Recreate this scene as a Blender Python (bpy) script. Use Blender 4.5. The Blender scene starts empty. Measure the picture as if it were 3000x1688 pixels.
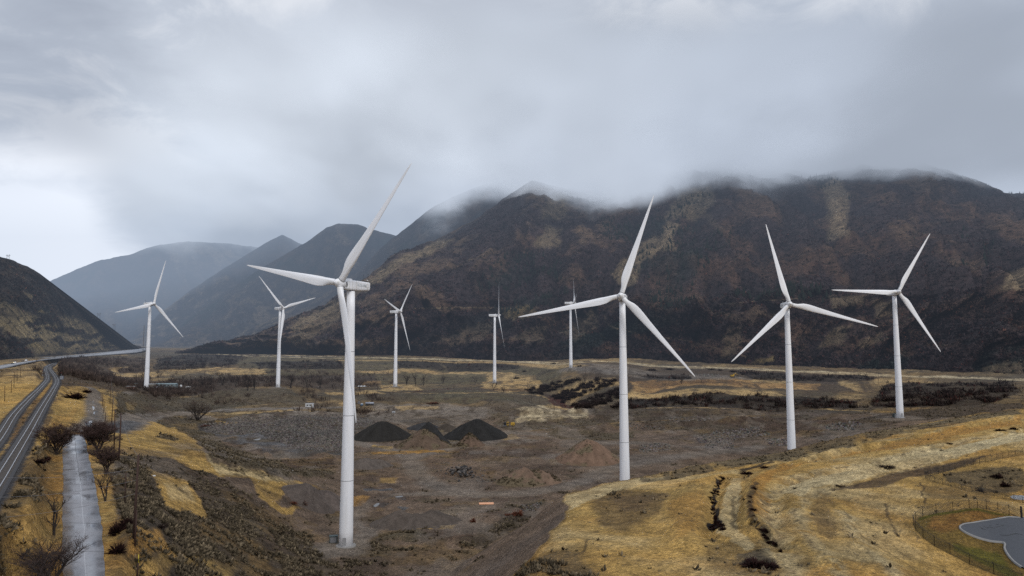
import bpy, math, random
import numpy as np
from mathutils import Vector, Matrix
random.seed(7); RNG = np.random.default_rng(7)
S = bpy.context.scene
COL = S.collection
# ------------------------------------------------------------------ camera model
F = 2000.0; TH = math.radians(4.887); CT, ST = math.cos(TH), math.sin(TH); CZ = 60.0
def ray(px, py):
    a = (px-1500)/F; b = (844-py)/F
    y = CT-b*ST; z = ST+b*CT
    return a/y, z/y                      # x per y, z per y
def P(px, py, d=None, z=None):
    a, s = ray(px, py)
    if d is None: d = (z-CZ)/s
    return (a*d, d, CZ+s*d)
def proj(x, y, z):
    z = z-CZ; dep = y*CT+z*ST
    return 1500+F*x/dep, 844-F*(-y*ST+z*CT)/dep
# ------------------------------------------------------------------ noise
def _h(ix, iy, s):
    n = (ix.astype(np.int64)*374761393 + iy.astype(np.int64)*668265263 + s*1442695041) & 0xffffffff
    n = ((n ^ (n >> 13))*1274126177) & 0xffffffff
    n = (n ^ (n >> 16)) & 0xffff
    return n.astype(np.float32)/32767.5-1
def vn(x, y, s=0):
    x = np.asarray(x, float); y = np.asarray(y, float)
    ix = np.floor(x); iy = np.floor(y); fx = x-ix; fy = y-iy
    fx = fx*fx*(3-2*fx); fy = fy*fy*(3-2*fy)
    a = _h(ix, iy, s); b = _h(ix+1, iy, s); c = _h(ix, iy+1, s); d = _h(ix+1, iy+1, s)
    return (a+(b-a)*fx)*(1-fy)+(c+(d-c)*fx)*fy
def fbm(x, y, s=0, o=4, g=.5):
    r = 0; w = 1; t = 0
    x = np.asarray(x, float); y = np.asarray(y, float)
    for i in range(o):
        r = r+vn(x, y, s+i*17)*w; t += w; w *= g
        x, y = x*1.93+y*.51+3.1, y*1.93-x*.51+7.7
    return r/t
def sst(a, b, x):
    t = np.clip((x-a)/(b-a), 0, 1); return t*t*(3-2*t)
def lerp(a, b, t): return a+(b-a)*t
# ------------------------------------------------------------------ object helpers
def tag(o, label=None, cat=None, group=None, kind=None):
    if label: o['label'] = label
    if cat: o['category'] = cat
    if group: o['group'] = group
    if kind: o['kind'] = kind
    return o
def link(o, parent=None):
    COL.objects.link(o)
    if parent is not None: o.parent = parent
    return o
def empty(name, loc, rz=0):
    o = bpy.data.objects.new(name, None); o.location = loc; o.rotation_euler = (0, 0, rz); o.empty_display_size = .5
    return link(o)
def npmesh(name, V, Fc, mat, parent=None, col=None, smooth=False):
    V = np.asarray(V, np.float32); Fc = np.asarray(Fc, np.int32); k = Fc.shape[1]
    me = bpy.data.meshes.new(name)
    me.vertices.add(len(V)); me.vertices.foreach_set('co', V.ravel())
    me.loops.add(Fc.size); me.loops.foreach_set('vertex_index', Fc.ravel())
    me.polygons.add(len(Fc)); me.polygons.foreach_set('loop_start', np.arange(0, Fc.size, k, dtype=np.int32))
    me.update(calc_edges=True)
    if smooth: me.polygons.foreach_set('use_smooth', np.ones(len(Fc), bool))
    if col is not None:
        at = me.color_attributes.new('Col', 'FLOAT_COLOR', 'POINT')
        c = np.ones((len(V), 4), np.float32); c[:, :col.shape[1]] = col
        at.data.foreach_set('color', c.ravel())
    me.materials.append(mat)
    return link(bpy.data.objects.new(name, me), parent)
class MB:
    "collects primitives into one mesh"
    def __init__(s): s.v = []; s.f = []; s.sm = []
    def add(s, vs, fs, sm=False):
        n = len(s.v); s.v += [tuple(v) for v in vs]; s.f += [tuple(i+n for i in f) for f in fs]; s.sm += [sm]*len(fs); return s
    def box(s, c, d, rz=0, taper=1.0, rx=0):
        R = Matrix.Rotation(rz, 3, 'Z') @ Matrix.Rotation(rx, 3, 'X'); vs = []
        for k in (-1, 1):
            t = taper if k > 0 else 1
            for i, j in ((-1, -1), (1, -1), (1, 1), (-1, 1)):
                vs.append(Vector(c)+R @ Vector((i*d[0]/2*t, j*d[1]/2*t, k*d[2]/2)))
        return s.add(vs, [(0, 3, 2, 1), (4, 5, 6, 7), (0, 1, 5, 4), (1, 2, 6, 5), (2, 3, 7, 6), (3, 0, 4, 7)])
    def tube(s, pts, rad, n=8, cap=True):
        pts = [Vector(p) for p in pts]; rad = rad if hasattr(rad, '__len__') else [rad]*len(pts); vs = []; up = Vector((.3, .1, 1))
        for i, p in enumerate(pts):
            t = (pts[min(i+1, len(pts)-1)]-pts[max(i-1, 0)]).normalized()
            x = t.cross(up)
            if x.length < 1e-3: x = t.cross(Vector((1, 0, 0)))
            x.normalize(); y = t.cross(x)
            vs += [p+(x*math.cos(2*math.pi*k/n)+y*math.sin(2*math.pi*k/n))*rad[i] for k in range(n)]
        fs = [(i*n+k, i*n+(k+1) % n, (i+1)*n+(k+1) % n, (i+1)*n+k) for i in range(len(pts)-1) for k in range(n)]
        s.add(vs, fs, True)
        if cap: s.f += [tuple(range(len(s.v)-n, len(s.v))), tuple(range(len(s.v)-len(vs)+n-1, len(s.v)-len(vs)-1, -1))]; s.sm += [False]*2
        return s
    def lathe(s, prof, c=(0, 0, 0), n=24, axis='Z'):
        vs = []
        for r, h in prof:
            for k in range(n):
                a = 2*math.pi*k/n
                v = (r*math.cos(a), r*math.sin(a), h) if axis == 'Z' else (h, r*math.cos(a), r*math.sin(a))
                vs.append((c[0]+v[0], c[1]+v[1], c[2]+v[2]))
        m = len(prof); fs = [(i*n+k, i*n+(k+1) % n, (i+1)*n+(k+1) % n, (i+1)*n+k) for i in range(m-1) for k in range(n)]
        s.add(vs, fs, True); b = len(s.v)-len(vs)
        if prof[0][0] > 1e-3: s.f.append(tuple(range(b+n-1, b-1, -1))); s.sm.append(False)
        if prof[-1][0] > 1e-3: s.f.append(tuple(range(len(s.v)-n, len(s.v)))); s.sm.append(False)
        return s
    def build(s, name, mat, parent=None, bevel=0):
        me = bpy.data.meshes.new(name); me.from_pydata([tuple(v) for v in s.v], [], s.f)
        me.polygons.foreach_set('use_smooth', s.sm); me.materials.append(mat); me.update()
        o = link(bpy.data.objects.new(name, me), parent)
        if bevel:
            b = o.modifiers.new('b', 'BEVEL'); b.width = bevel; b.segments = 3; b.limit_method = 'ANGLE'
        return o
def copy_tree(o, parent=None):
    c = o.copy(); COL.objects.link(c); c.parent = parent
    for ch in list(o.children): copy_tree(ch, c)
    return c
# ------------------------------------------------------------------ materials
def newmat(name):
    m = bpy.data.materials.new(name); m.use_nodes = True; nt = m.node_tree
    return m, nt, nt.nodes, nt.links, nt.nodes['Principled BSDF']
def plain(name, c, rough=.6, metal=0, var=.12, scale=3.0, bump=0, emit=None):
    m, nt, N, L, B = newmat(name)
    tc = N.new('ShaderNodeTexCoord'); nz = N.new('ShaderNodeTexNoise'); nz.inputs['Scale'].default_value = scale; nz.inputs['Detail'].default_value = 5
    L.new(tc.outputs['Object'], nz.inputs['Vector'])
    mx = N.new('ShaderNodeMix'); mx.data_type = 'RGBA'; L.new(nz.outputs['Fac'], mx.inputs['Factor'])
    mx.inputs['A'].default_value = [max(0, x*(1-var*2)) for x in c]+[1]; mx.inputs['B'].default_value = [min(1, x*(1+var*2)) for x in c]+[1]
    L.new(mx.outputs['Result'], B.inputs['Base Color']); B.inputs['Roughness'].default_value = rough; B.inputs['Metallic'].default_value = metal
    if bump:
        b = N.new('ShaderNodeBump'); b.inputs['Strength'].default_value = 1; b.inputs['Distance'].default_value = bump
        L.new(nz.outputs['Fac'], b.inputs['Height']); L.new(b.outputs['Normal'], B.inputs['Normal'])
    if emit: B.inputs['Emission Color'].default_value = (*emit[:3], 1); B.inputs['Emission Strength'].default_value = emit[3]
    return m
def vcolmat(name, scales, amp, bump, rough=.95, spec=.2, stretch=None):
    """vertex colour times object-space noise at several sizes, plus bump"""
    m, nt, N, L, B = newmat(name)
    at = N.new('ShaderNodeAttribute'); at.attribute_name = 'Col'
    tc = N.new('ShaderNodeTexCoord'); cur = None
    for sc, am, dist in scales:
        nz = N.new('ShaderNodeTexNoise'); nz.inputs['Scale'].default_value = sc; nz.inputs['Detail'].default_value = 4; nz.inputs['Roughness'].default_value = .62
        if stretch:
            mp = N.new('ShaderNodeMapping'); mp.inputs['Scale'].default_value = stretch; L.new(tc.outputs['Object'], mp.inputs['Vector']); L.new(mp.outputs['Vector'], nz.inputs['Vector'])
        else: L.new(tc.outputs['Object'], nz.inputs['Vector'])
        mr = N.new('ShaderNodeMapRange'); mr.inputs['From Min'].default_value = .3; mr.inputs['From Max'].default_value = .7
        mr.inputs['To Min'].default_value = 1-am; mr.inputs['To Max'].default_value = 1+am*1.15; L.new(nz.outputs['Fac'], mr.inputs['Value'])
        if cur is None: cur = mr.outputs['Result']
        else:
            mm = N.new('ShaderNodeMath'); mm.operation = 'MULTIPLY'; L.new(cur, mm.inputs[0]); L.new(mr.outputs['Result'], mm.inputs[1]); cur = mm.outputs[0]
    vm = N.new('ShaderNodeVectorMath'); vm.operation = 'SCALE'; L.new(at.outputs['Color'], vm.inputs[0]); L.new(cur, vm.inputs['Scale'])
    L.new(vm.outputs[0], B.inputs['Base Color'])
    b = N.new('ShaderNodeBump'); b.inputs['Distance'].default_value = bump; b.inputs['Strength'].default_value = 1
    L.new(cur, b.inputs['Height']); L.new(b.outputs['Normal'], B.inputs['Normal'])
    B.inputs['Roughness'].default_value = rough; B.inputs['Specular IOR Level'].default_value = spec
    return m
# ------------------------------------------------------------------ terrain height
def tps(pts):
    X = np.array([(p[0]/p[1]*3, math.log(p[1])*1.6) for p in pts]); Z = np.array([p[2] for p in pts]); n = len(X)
    def k(r2): return .5*r2*np.log(r2+1e-9)
    A = np.zeros((n+3, n+3)); A[:n, :n] = k(((X[:, None]-X[None])**2).sum(-1))+np.eye(n)*2e-3
    A[:n, n] = 1; A[:n, n+1:] = X; A[n, :n] = 1; A[n+1:, :n] = X.T
    w = np.linalg.solve(A, np.concatenate([Z, np.zeros(3)]))
    def f(x, y):
        x = np.asarray(x, float); y = np.asarray(y, float); sh = x.shape; q = np.stack([(x/y*3).ravel(), (np.log(y)*1.6).ravel()], -1); out = np.empty(len(q))
        for i in range(0, len(q), 60000):
            s = q[i:i+60000]; r2 = ((s[:, None]-X[None])**2).sum(-1); out[i:i+60000] = k(r2) @ w[:n]+w[n]+s @ w[n+1:]
        return out.reshape(sh)
    return f
V_PTS = [P(*p[:2], z=p[2]) for p in [
 (1000,1600,0),(1200,1688,0),(1300,1500,0),(1500,1420,1),(1800,1420,1.5),(1300,1300,2),(1700,1300,3),(2200,1310,3),(1200,1250,3),(900,1250,4),(700,1260,4),
 (1000,1200,5),(1400,1210,5),(2000,1255,6),(2300,1210,9),(2640,1222,15.3),(1830,1436,1.5),(2320,1342,2.4),
 (1300,1162,13),(1500,1168,12),(1100,1158,13),(1300,1182,7),(1550,1188,7),
 (1300,1125,15),(1448,1121,17.5),(1157,1138,16.3),(820,1138,18.5),(429,1138,20.2),(1672,1078,34.1),(1600,1165,7),(1700,1175,5),(1700,1195,8),(1850,1197,9),(2100,1195,11),(2400,1190,13),(2700,1195,17),
 (1450,1085,27),(1300,1085,27),(1000,1085,28),(1900,1095,28),(2000,1130,22),(2200,1110,26),(1800,1140,18),(2450,1150,17),(2800,1150,21),(1600,1100,24),(1900,1150,16),
 (240,1688,27),(240,1500,28),(200,1340,30),(225,1265,31),(277,1200,31),(275,1140,30),
 (20,1400,34),(100,1270,34),(155,1145,34),(41,1218,34),(130,1110,34.5),(150,1072,37),(300,1050,40),(20,1130,35),(0,1300,34),(0,1560,31),(60,1650,28),
 (0,1085,38),(200,1055,41),(330,1100,27),(330,1200,30),(345,1350,29),(391,1578,28),
 (350,1255,28),(450,1236,26),(600,1345,20),(750,1402,14),(900,1440,6),(960,1500,1),(860,1560,2),(750,1550,9),(600,1500,16),(600,1688,16),(800,1688,6),(450,1500,25),(400,1650,25),
 (700,1330,4.5),(600,1275,5),(520,1262,7),(420,1210,12),(480,1200,12),(600,1180,12),(800,1170,12),(900,1195,8),(700,1205,8),(400,1160,22),(950,1150,13),
 (1000,1688,1)]]
V_PTS += [P(*p[:2], d=p[2]) for p in [(900,1046,1200),(700,1036,1450),(1200,1053,1080),(1672,1063,950),(2000,1076,890),(2500,1096,800),(3000,1113,700),(3300,1125,640),
 (600,1022,1900),(400,1020,1750),(200,1044,1180),(0,1070,850),(-150,1085,700),(-300,1200,320),(-300,1500,140),(450,1018,2200),(3200,1160,480)]]
V_PTS += [(-20,85,1),(-60,90,6),(-110,70,26),(60,90,1),(150,150,2),(250,300,4),(-8,30,5),(-60,30,25),(60,30,3),(400,420,20),(1500,700,60),(-700,300,60),(-1500,1500,110),(-800,2600,75),(1500,1500,130),(0,2600,90),(600,250,30)]
fV = tps(V_PTS)
LIP = [P(*p[:2], z=p[2]) for p in [(1500,1688,24),(1598,1590,24),(1652,1520,22),(1640,1465,20),(1740,1427,17),(1850,1396,14.5),(1950,1380,13),(2100,1352,12),(2320,1317,10),(2480,1277,13),(2700,1241,16),(3000,1196,22),(3300,1160,26)]]
R_PTS = LIP+[P(*p[:2], z=p[2]) for p in [(1750,1600,24),(2000,1500,21),(2100,1650,24),(2400,1400,19),(2700,1300,20),(2680,1530,19.3),(2400,1600,22),(2750,1560,19),(2864,1489,22),(2957,1508,21),
 (2841,1655,17),(2710,1402,18.5),(2945,1461,17),(2997,1333,22),(2900,1560,18.6),(2960,1640,17),(3100,1560,18),(1560,1688,25),(2600,1688,22),(2300,1688,24),(3200,1400,20),(2850,1240,21),(2100,1400,17),(1900,1450,18.5),(1800,1500,20.5),(2500,1320,16)]]
R_PTS += [(-5,80,25),(20,60,27),(100,60,24),(-8,30,28),(60,30,27),(250,100,17),(500,300,24),(700,600,30)]
fR = tps(R_PTS)
POLY_R = [(-9, 10), (-6, 60), (-3, 85)]+[(p[0], p[1]) for p in LIP]+[(900, 700), (900, 10)]
def sdf(poly, x, y):
    "signed distance, negative inside"
    d = np.full(x.shape, 1e18); ins = np.zeros(x.shape, bool); n = len(poly)
    for i in range(n):
        x0, y0 = poly[i][:2]; x1, y1 = poly[(i+1) % n][:2]; ex, ey = x1-x0, y1-y0
        t = np.clip(((x-x0)*ex+(y-y0)*ey)/(ex*ex+ey*ey+1e-12), 0, 1)
        d = np.minimum(d, (x-x0-t*ex)**2+(y-y0-t*ey)**2)
        c = ((y0 > y) != (y1 > y)) & (x < (x1-x0)*(y-y0)/((y1-y0) if y1 != y0 else 1e-12)+x0); ins ^= c
    d = np.sqrt(d); return np.where(ins, -d, d)
def ldist(pts, x, y):
    d = np.full(x.shape, 1e18)
    for i in range(len(pts)-1):
        x0, y0 = pts[i][:2]; x1, y1 = pts[i+1][:2]; ex, ey = x1-x0, y1-y0
        t = np.clip(((x-x0)*ex+(y-y0)*ey)/(ex*ex+ey*ey+1e-12), 0, 1)
        d = np.minimum(d, (x-x0-t*ex)**2+(y-y0-t*ey)**2)
    return np.sqrt(d)
# grid: columns by x/y, rows by log y
A_ = np.concatenate([np.linspace(-3, -.9, 60, endpoint=False), np.linspace(-.9, .9, 1300), np.linspace(.9, 3, 61)[1:]])
YR = np.exp(np.concatenate([np.linspace(math.log(16.), math.log(88.), 60, endpoint=False), np.linspace(math.log(88.), math.log(700.), 760, endpoint=False), np.linspace(math.log(700.), math.log(2700.), 240)])); NR = len(YR); LYR = np.log(YR); JR = np.arange(NR)
AA, YY = np.meshgrid(A_, YR, indexing='ij'); XX = AA*YY
Z0 = fV(XX, YY)
wx = XX+fbm(XX/14, YY/14, 91, 3)*3.2*sst(60, 200, YY); wy = YY+fbm(XX/14, YY/14, 92, 3)*3.2*sst(60, 200, YY)
SD = sdf(POLY_R, wx, wy)
ZR = fR(XX, YY)
out = np.clip(SD, 0, None)
gully = (1-np.abs(fbm(XX/7+YY/25, YY/30-XX/40, 31, 3)))*.9
ZRo = ZR-.62*out-gully*sst(0, 12, out)*1.2
HILL = sst(.5, -.5, SD)
ZH = np.where(SD < 0, ZR, np.maximum(Z0, ZRo)); ONR = (SD < 0) | (ZRo > Z0)
# rounded lip
ZH = np.where(SD < 0, ZH-.5*np.exp(SD/1.5), ZH)
# roads kept smooth
def rh0(pts, z): return [P(a, b, z=z) for a, b in pts]
ROADL = [(185,1275),(183,1345),(186,1406),(184,1467),(183,1589),(183,1688),(184,1760),(186,1900)]
ROADR = [(247,1275),(255,1316),(271,1385),(285,1467),(298,1548),(308,1688),(316,1760),(330,1900)]
def zroad(py): return np.interp(py, [1265, 1340, 1500, 1688, 1900], [31, 30, 28, 27, 26.4])
RL = [P(a, b, z=float(zroad(b))) for a, b in ROADL]; RR_ = [P(a, b, z=float(zroad(b))) for a, b in ROADR]
RC = [tuple((np.array(l)+np.array(r))/2) for l, r in zip(RL, RR_)]
T1C = [(-120,1440),(-60,1358),(0,1283),(41,1218),(82,1173),(122,1133),(139,1110),(134,1080),(150,1068),(200,1060),(300,1050)]
T2C = [(-140,1620),(-60,1500),(0,1408),(41,1340),(82,1271),(122,1200),(155,1145),(167,1120),(162,1104),(146,1079),(160,1070),(205,1062),(300,1052)]
def trk(c, z0=34.0):
    out_ = []
    for a, b in c: out_.append(P(a, b, z=z0+max(0, (1105-b))*.075))
    return out_
W1 = trk(T1C); W2 = trk(T2C)
def spline(pts, step):
    pts = [np.array(p) for p in pts]; res = []
    for i in range(len(pts)-1):
        p0 = pts[max(i-1, 0)]; p1 = pts[i]; p2 = pts[i+1]; p3 = pts[min(i+2, len(pts)-1)]
        n = max(2, int(np.linalg.norm(p2-p1)/step))
        for k in range(n):
            t = k/n
            # centripetal-ish: plain Catmull with limited tangents
            L_ = np.linalg.norm(p2-p1); m1 = (p2-p0); m2 = (p3-p1)
            m1 = m1/(np.linalg.norm(m1)+1e-9)*L_; m2 = m2/(np.linalg.norm(m2)+1e-9)*L_
            res.append((2*t**3-3*t**2+1)*p1+(t**3-2*t**2+t)*m1+(-2*t**3+3*t**2)*p2+(t**3-t**2)*m2)
    res.append(pts[-1]); return [tuple(float(q) for q in r) for r in res]
def flatten(Z, line, half, fall):
    x = np.array([p[0] for p in line]); y = np.array([p[1] for p in line]); z = np.array([p[2] for p in line])
    lo, hi = y.min()-half-fall, y.max()+half+fall; m = (YY > lo) & (YY < hi) & (XX > x.min()-half-fall) & (XX < x.max()+half+fall)
    qx, qy = XX[m], YY[m]; bd = np.full(qx.shape, 1e18); bz = np.zeros(qx.shape)
    for i in range(len(line)-1):
        ex, ey = x[i+1]-x[i], y[i+1]-y[i]; t = np.clip(((qx-x[i])*ex+(qy-y[i])*ey)/(ex*ex+ey*ey+1e-9), 0, 1)
        d = np.hypot(qx-x[i]-t*ex, qy-y[i]-t*ey); c = d < bd; bd = np.where(c, d, bd); bz = np.where(c, z[i]+t*(z[i+1]-z[i]), bz)
    w = sst(half+fall, half, bd); Z[m] = lerp(Z[m], bz, w)
    M = np.zeros(Z.shape); M[m] = w; return M
# roughness of the natural ground
amp = .35+.5*sst(150, 500, YY)
rough_n = fbm(XX/9, YY/9, 5, 4)*amp+fbm(XX/45, YY/45, 9, 3)*1.3*sst(120, 400, YY)
flat = np.where(SD < 0, .35, 1.0)
quarry = sst(40, 0, sdf([(-90,180),(-30,185),(60,260),(200,360),(250,430),(160,560),(0,580),(-160,560),(-190,480),(-120,300)], XX, YY))
ZH = ZH+rough_n*flat*(1-.75*quarry)
HU = [(-80,1083),(0,1070),(33,1063),(60,1058),(90,1053),(140,1046.5),(200,1042),(300,1035.5),(380,1028.5),(398,1022),(396,1017.5)]; HL = [(-80,1094),(0,1079),(30,1072.5),(52,1067),(82,1061),(140,1051.5),(200,1046.5),(300,1039.5),(405,1031),(428,1023),(408,1016.5)]
zs = [P(a, b, d=d_)[2] for (a, b), d_ in zip(HU, [600, 740, 800, 860, 910, 1020, 1150, 1380, 1620, 1740, 1900])]
HU3 = [P(a, b, z=float(z_)) for (a, b), z_ in zip(HU, zs)]; HL3 = [P(a, b, z=float(z_)) for (a, b), z_ in zip(HL, zs)]
flatten(ZH, spline([tuple((np.array(a)+np.array(b))/2-np.array([0, 0, .5])) for a, b in zip(HU3, HL3)], 20), 22, 90)
m1 = flatten(ZH, spline(W1, 15), 3.4, 4); m2 = flatten(ZH, spline(W2, 15), 3.4, 4); m3 = flatten(ZH, spline(RC, 10), 4.2, 4)
def band(line, w, soft):
    xs = np.array([p[0] for p in line]); ys = np.array([p[1] for p in line]); m = (XX > xs.min()-20) & (XX < xs.max()+20) & (YY > ys.min()-20) & (YY < ys.max()+20)
    M = np.zeros(XX.shape); M[m] = sst(w+soft, w-soft, ldist(line, XX[m], YY[m])+.5*fbm(XX[m]/2, YY[m]/2, 66, 3)); return M
RAILM = np.maximum(band(spline(W1, 15), 2.7, .6), band(spline(W2, 15), 2.9, .6)); ROADM = m3
# height lookup / ray hit ------------------------------------------------------
def hgt(x, y, Z=None):
    Z = ZH if Z is None else Z
    x = np.asarray(x, float); y = np.asarray(y, float)
    fi = np.interp(x/y, A_, np.arange(len(A_))); fj = np.clip(np.interp(np.log(y), LYR, JR), 0, NR-1.001)
    fi = np.clip(fi, 0, len(A_)-1.001); i = fi.astype(int); j = fj.astype(int); u = fi-i; v = (y-YR[j])/(YR[j+1]-YR[j])
    return (Z[i, j]*(1-u)+Z[i+1, j]*u)*(1-v)+(Z[i, j+1]*(1-u)+Z[i+1, j+1]*u)*v
def hit(px, py, ymin=40):
    a, s = ray(px, py); i = np.interp(a, A_, np.arange(len(A_))); z = ZH[int(round(float(i)))]
    g = (CZ+s*YR < z) & (YR > ymin); k = np.argmax(g)
    if not g.any(): k = NR-1
    y0 = YR[max(k-1, 0)]; y1 = YR[k]; f0 = CZ+s*y0-z[max(k-1, 0)]; f1 = CZ+s*y1-z[k]; t = f0/(f0-f1) if f0 != f1 else 0
    y = y0+(y1-y0)*min(max(t, 0), 1); return (a*y, y, float(hgt(a*y, y)))
# small relief features: (px, py, radius m, height m, aspect)
for px, py, r, h, asp in [(1245,1300,17,6.3,.8),(1375,1300,9,5,.9),(1075,1362,11,2.6,.8),(1560,1210,26,4.5,.7),(1690,1207,14,4,.8),(1780,1200,20,3,.6),(2350,1196,22,2.5,.5),
        (660,1160,30,4,.6),(850,1165,24,3,.6),(1800,1240,30,2,.5),(2150,1240,28,2.5,.5),(880,1240,30,3,.8),(780,1280,22,3.5,.9),(700,1290,14,2.5,.8),(930,1290,20,3,.8),
        (1780,1130,30,4,.6),(1830,1165,20,4,.6),(1180,1575,9,1.2,.6),(1330,1590,14,1.8,.5)]:
    c = hit(px, py); d = np.hypot((XX-c[0]), (YY-c[1])/asp/1.0); g = np.clip(1-d/r, 0, 1); n_ = 1+.35*fbm(XX/5, YY/5, 77, 3)
    ZH += h*(g*g*(3-2*g))*n_
# terraces (berms and cuts) on the grass hill
for pts, w, h in [([(2075,1570),(2085,1500),(2095,1460),(2120,1405)], 1.5, -1.9), ([(2240,1570),(2205,1520),(2190,1470),(2215,1405),(2300,1365),(2450,1330),(2700,1280),(3000,1225)], 2.6, 1.9),
        ([(2300,1605),(2245,1575),(2200,1520)], 1.0, -1.2), ([(2270,1540),(2265,1450),(2330,1400),(2500,1365),(2750,1310),(3000,1260)], 3.2, -1.6), ([(2150,1540),(2150,1450),(2200,1395),(2330,1345),(2600,1290),(3000,1212)], 2.2, -1.1), ([(2005,1600),(1985,1500),(2030,1420),(2200,1370),(2500,1300),(3000,1205)], 3.0, .9), ([(2420,1640),(2330,1560),(2340,1450),(2500,1390),(2750,1335)], 4.0, .8), ([(2620,1690),(2500,1590),(2440,1480)], 3.5, .7)]:
    L_ = [hit(*p) for p in pts]; ZH += h*np.exp(-(ldist(L_, XX, YY)/w)**2)*np.clip(1+.5*fbm(XX/6, YY/6, 12, 2), 0, 2)
for pts, w, h in [([(1640,1268),(1850,1255),(2100,1246),(2250,1232)], 6, 3.0), ([(1440,1232),(1560,1238),(1750,1228)], 6, 2.2), ([(1760,1222),(2000,1212),(2200,1208)], 6, 2.2), ([(2080,1262),(2200,1246),(2330,1250),(2450,1240)], 7, 2.5), ([(560,1335),(700,1372),(830,1392),(960,1390)], 4, 2.0), ([(1330,1335),(1480,1345),(1620,1350)], 4, 1.2), ([(600,1250),(740,1222),(900,1213),(1080,1222)], 5, 2.2), ([(700,1300),(800,1330),(950,1335)], 5, 1.8)]:
    L_ = [hit(*p) for p in pts]; ZH += h*np.exp(-(ldist(L_, XX, YY)/w)**2)*np.clip(1+.8*fbm(XX/7, YY/7, 14, 3), 0, 2)
# ------------------------------------------------------------------ ground paint
GOLD = (.50,.315,.100); PALE = (.64,.50,.27); ORNG = (.46,.245,.062); SAGE = (.120,.093,.058); SCRUB = (.092,.068,.046); DIRT = (.190,.135,.097)
GREY = (.225,.185,.150); DGRAV = (.055,.048,.044); RUBBLE = (.10,.088,.078); RED = (.085,.030,.022); DARK = (.022,.016,.015); BROWN = (.085,.055,.038); OLIVE = (.13,.105,.05); WET = (.13,.125,.125); BALL = (.058,.056,.060)
# type: colour, grass, sage
TY = dict(gold=(GOLD,1,.03), pale=(PALE,1,.02), orng=(ORNG,.8,.05), sage=(SAGE,.25,1), scrub=(SCRUB,.1,1), dirt=(DIRT,0,.02), grey=(GREY,0,0), dgrav=(DGRAV,0,0), rubble=(RUBBLE,0,0), red=(RED,.2,.3),
          dark=(DARK,0,.2), brown=(BROWN,.2,.35), olive=(OLIVE,.6,.3), wet=(WET,0,0), ball=(BALL,0,0), mix=((.21,.135,.055),.6,.45))
C = np.empty(XX.shape+(3,), np.float32); G = np.zeros(XX.shape, np.float32); SG = np.zeros(XX.shape, np.float32)
C[:] = TY['mix'][0]; G[:] = .6; SG[:] = .45
QA = AA; QV = np.log(YY)
wn1 = fbm(XX/6, YY/6, 41, 4); wn2 = fbm(XX/6, YY/6, 42, 4); wb1 = fbm(QA*14, QV*9, 43, 7, .66)*1.25; wb2 = fbm(QA*14, QV*9, 44, 7, .66)*1.25
WA = QA+wb1*.012; WV = QV+wb2*.03
FLD = {k: np.zeros(XX.shape, np.float32) for k in ('rubble', 'dark', 'red', 'brown', 'grey')}
def put(mask, t, sl=(slice(None), slice(None))):
    c, g, s = TY[t]; m = mask.astype(np.float32); C[sl] += (np.array(c, np.float32)-C[sl])*m[..., None]; G[sl] += (g-G[sl])*m; SG[sl] += (s-SG[sl])*m
    for k, f in FLD.items(): f[sl] += ((1. if k == t else 0.)-f[sl])*m
def poly(t, pts, soft=.006, op=1.0, brk=0.0, warp=1.0, seed=0, where=None):
    W = [hit(*p) for p in pts]; q = [(w[0]/w[1], math.log(w[1])) for w in W]
    a0, a1 = min(p[0] for p in q)-.03, max(p[0] for p in q)+.03; v0, v1 = min(p[1] for p in q)-.1, max(p[1] for p in q)+.1
    i0, i1 = np.searchsorted(A_, [a0, a1]); j0, j1 = np.searchsorted(YR, [math.exp(v0), math.exp(v1)]); sl = (slice(i0, i1), slice(j0, j1))
    if i1 <= i0 or j1 <= j0: return
    k = .45
    d = sdf([(p[0], p[1]*k) for p in q], QA[sl]+wb1[sl]*.012*warp, (QV[sl]+wb2[sl]*.03*warp)*k)
    soft = soft*.45; m = sst(soft, -soft, d)*op
    if brk: m = m*sst(-.25, .25, fbm(XX[sl]/(YY[sl]*.03+3), YY[sl]/(YY[sl]*.03+3)*.5, 60+seed, 4, .65)+(1-brk*2))
    if where is not None: m = m*where[sl]
    put(m, t, sl)
def line(t, pts, w, soft=.5, op=1.0, brk=0, seed=0, wob=1.0):
    W = spline([hit(*p) for p in pts], 12); xs = [p[0] for p in W]; ys = [p[1] for p in W]
    e = w*3+6; qa = [(x_+sx_*e)/max(y_+sy_*e, 10) for x_, y_ in zip(xs, ys) for sx_ in (-1, 1) for sy_ in (-1, 1)]
    i0, i1 = np.searchsorted(A_, [min(qa), max(qa)]); j0, j1 = np.searchsorted(YR, [min(ys)-e, max(ys)+e]); m = (slice(i0, i1), slice(j0, j1))
    if i1 <= i0 or j1 <= j0: return
    d = ldist(W, XX[m]+wn1[m]*wob, YY[m]+wn2[m]*wob); v = sst(w*(1+soft), w*(1-soft), d)*op
    if brk: v = v*sst(-.2, .2, fbm(XX[m]/3, YY[m]/3, 70+seed, 3)+(1-brk*2))
    put(v, t, m)
one = np.ones(XX.shape, np.float32)
# broad zones
put(sst(-.2, .3, fbm(QA*9, QV*7, 21, 5)+.05), 'sage'); put(.7*sst(.15, .5, fbm(QA*12, QV*9, 22, 5)), 'gold')
put(quarry*.95, 'dirt'); 
left = sst(-.53, -.56, QA)*sst(7.0, 6.6, QV); put(left*.8, 'gold'); put(left*.7*sst(-.1, .35, fbm(XX/14+YY/30, YY/20, 23, 4)), 'brown')
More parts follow.
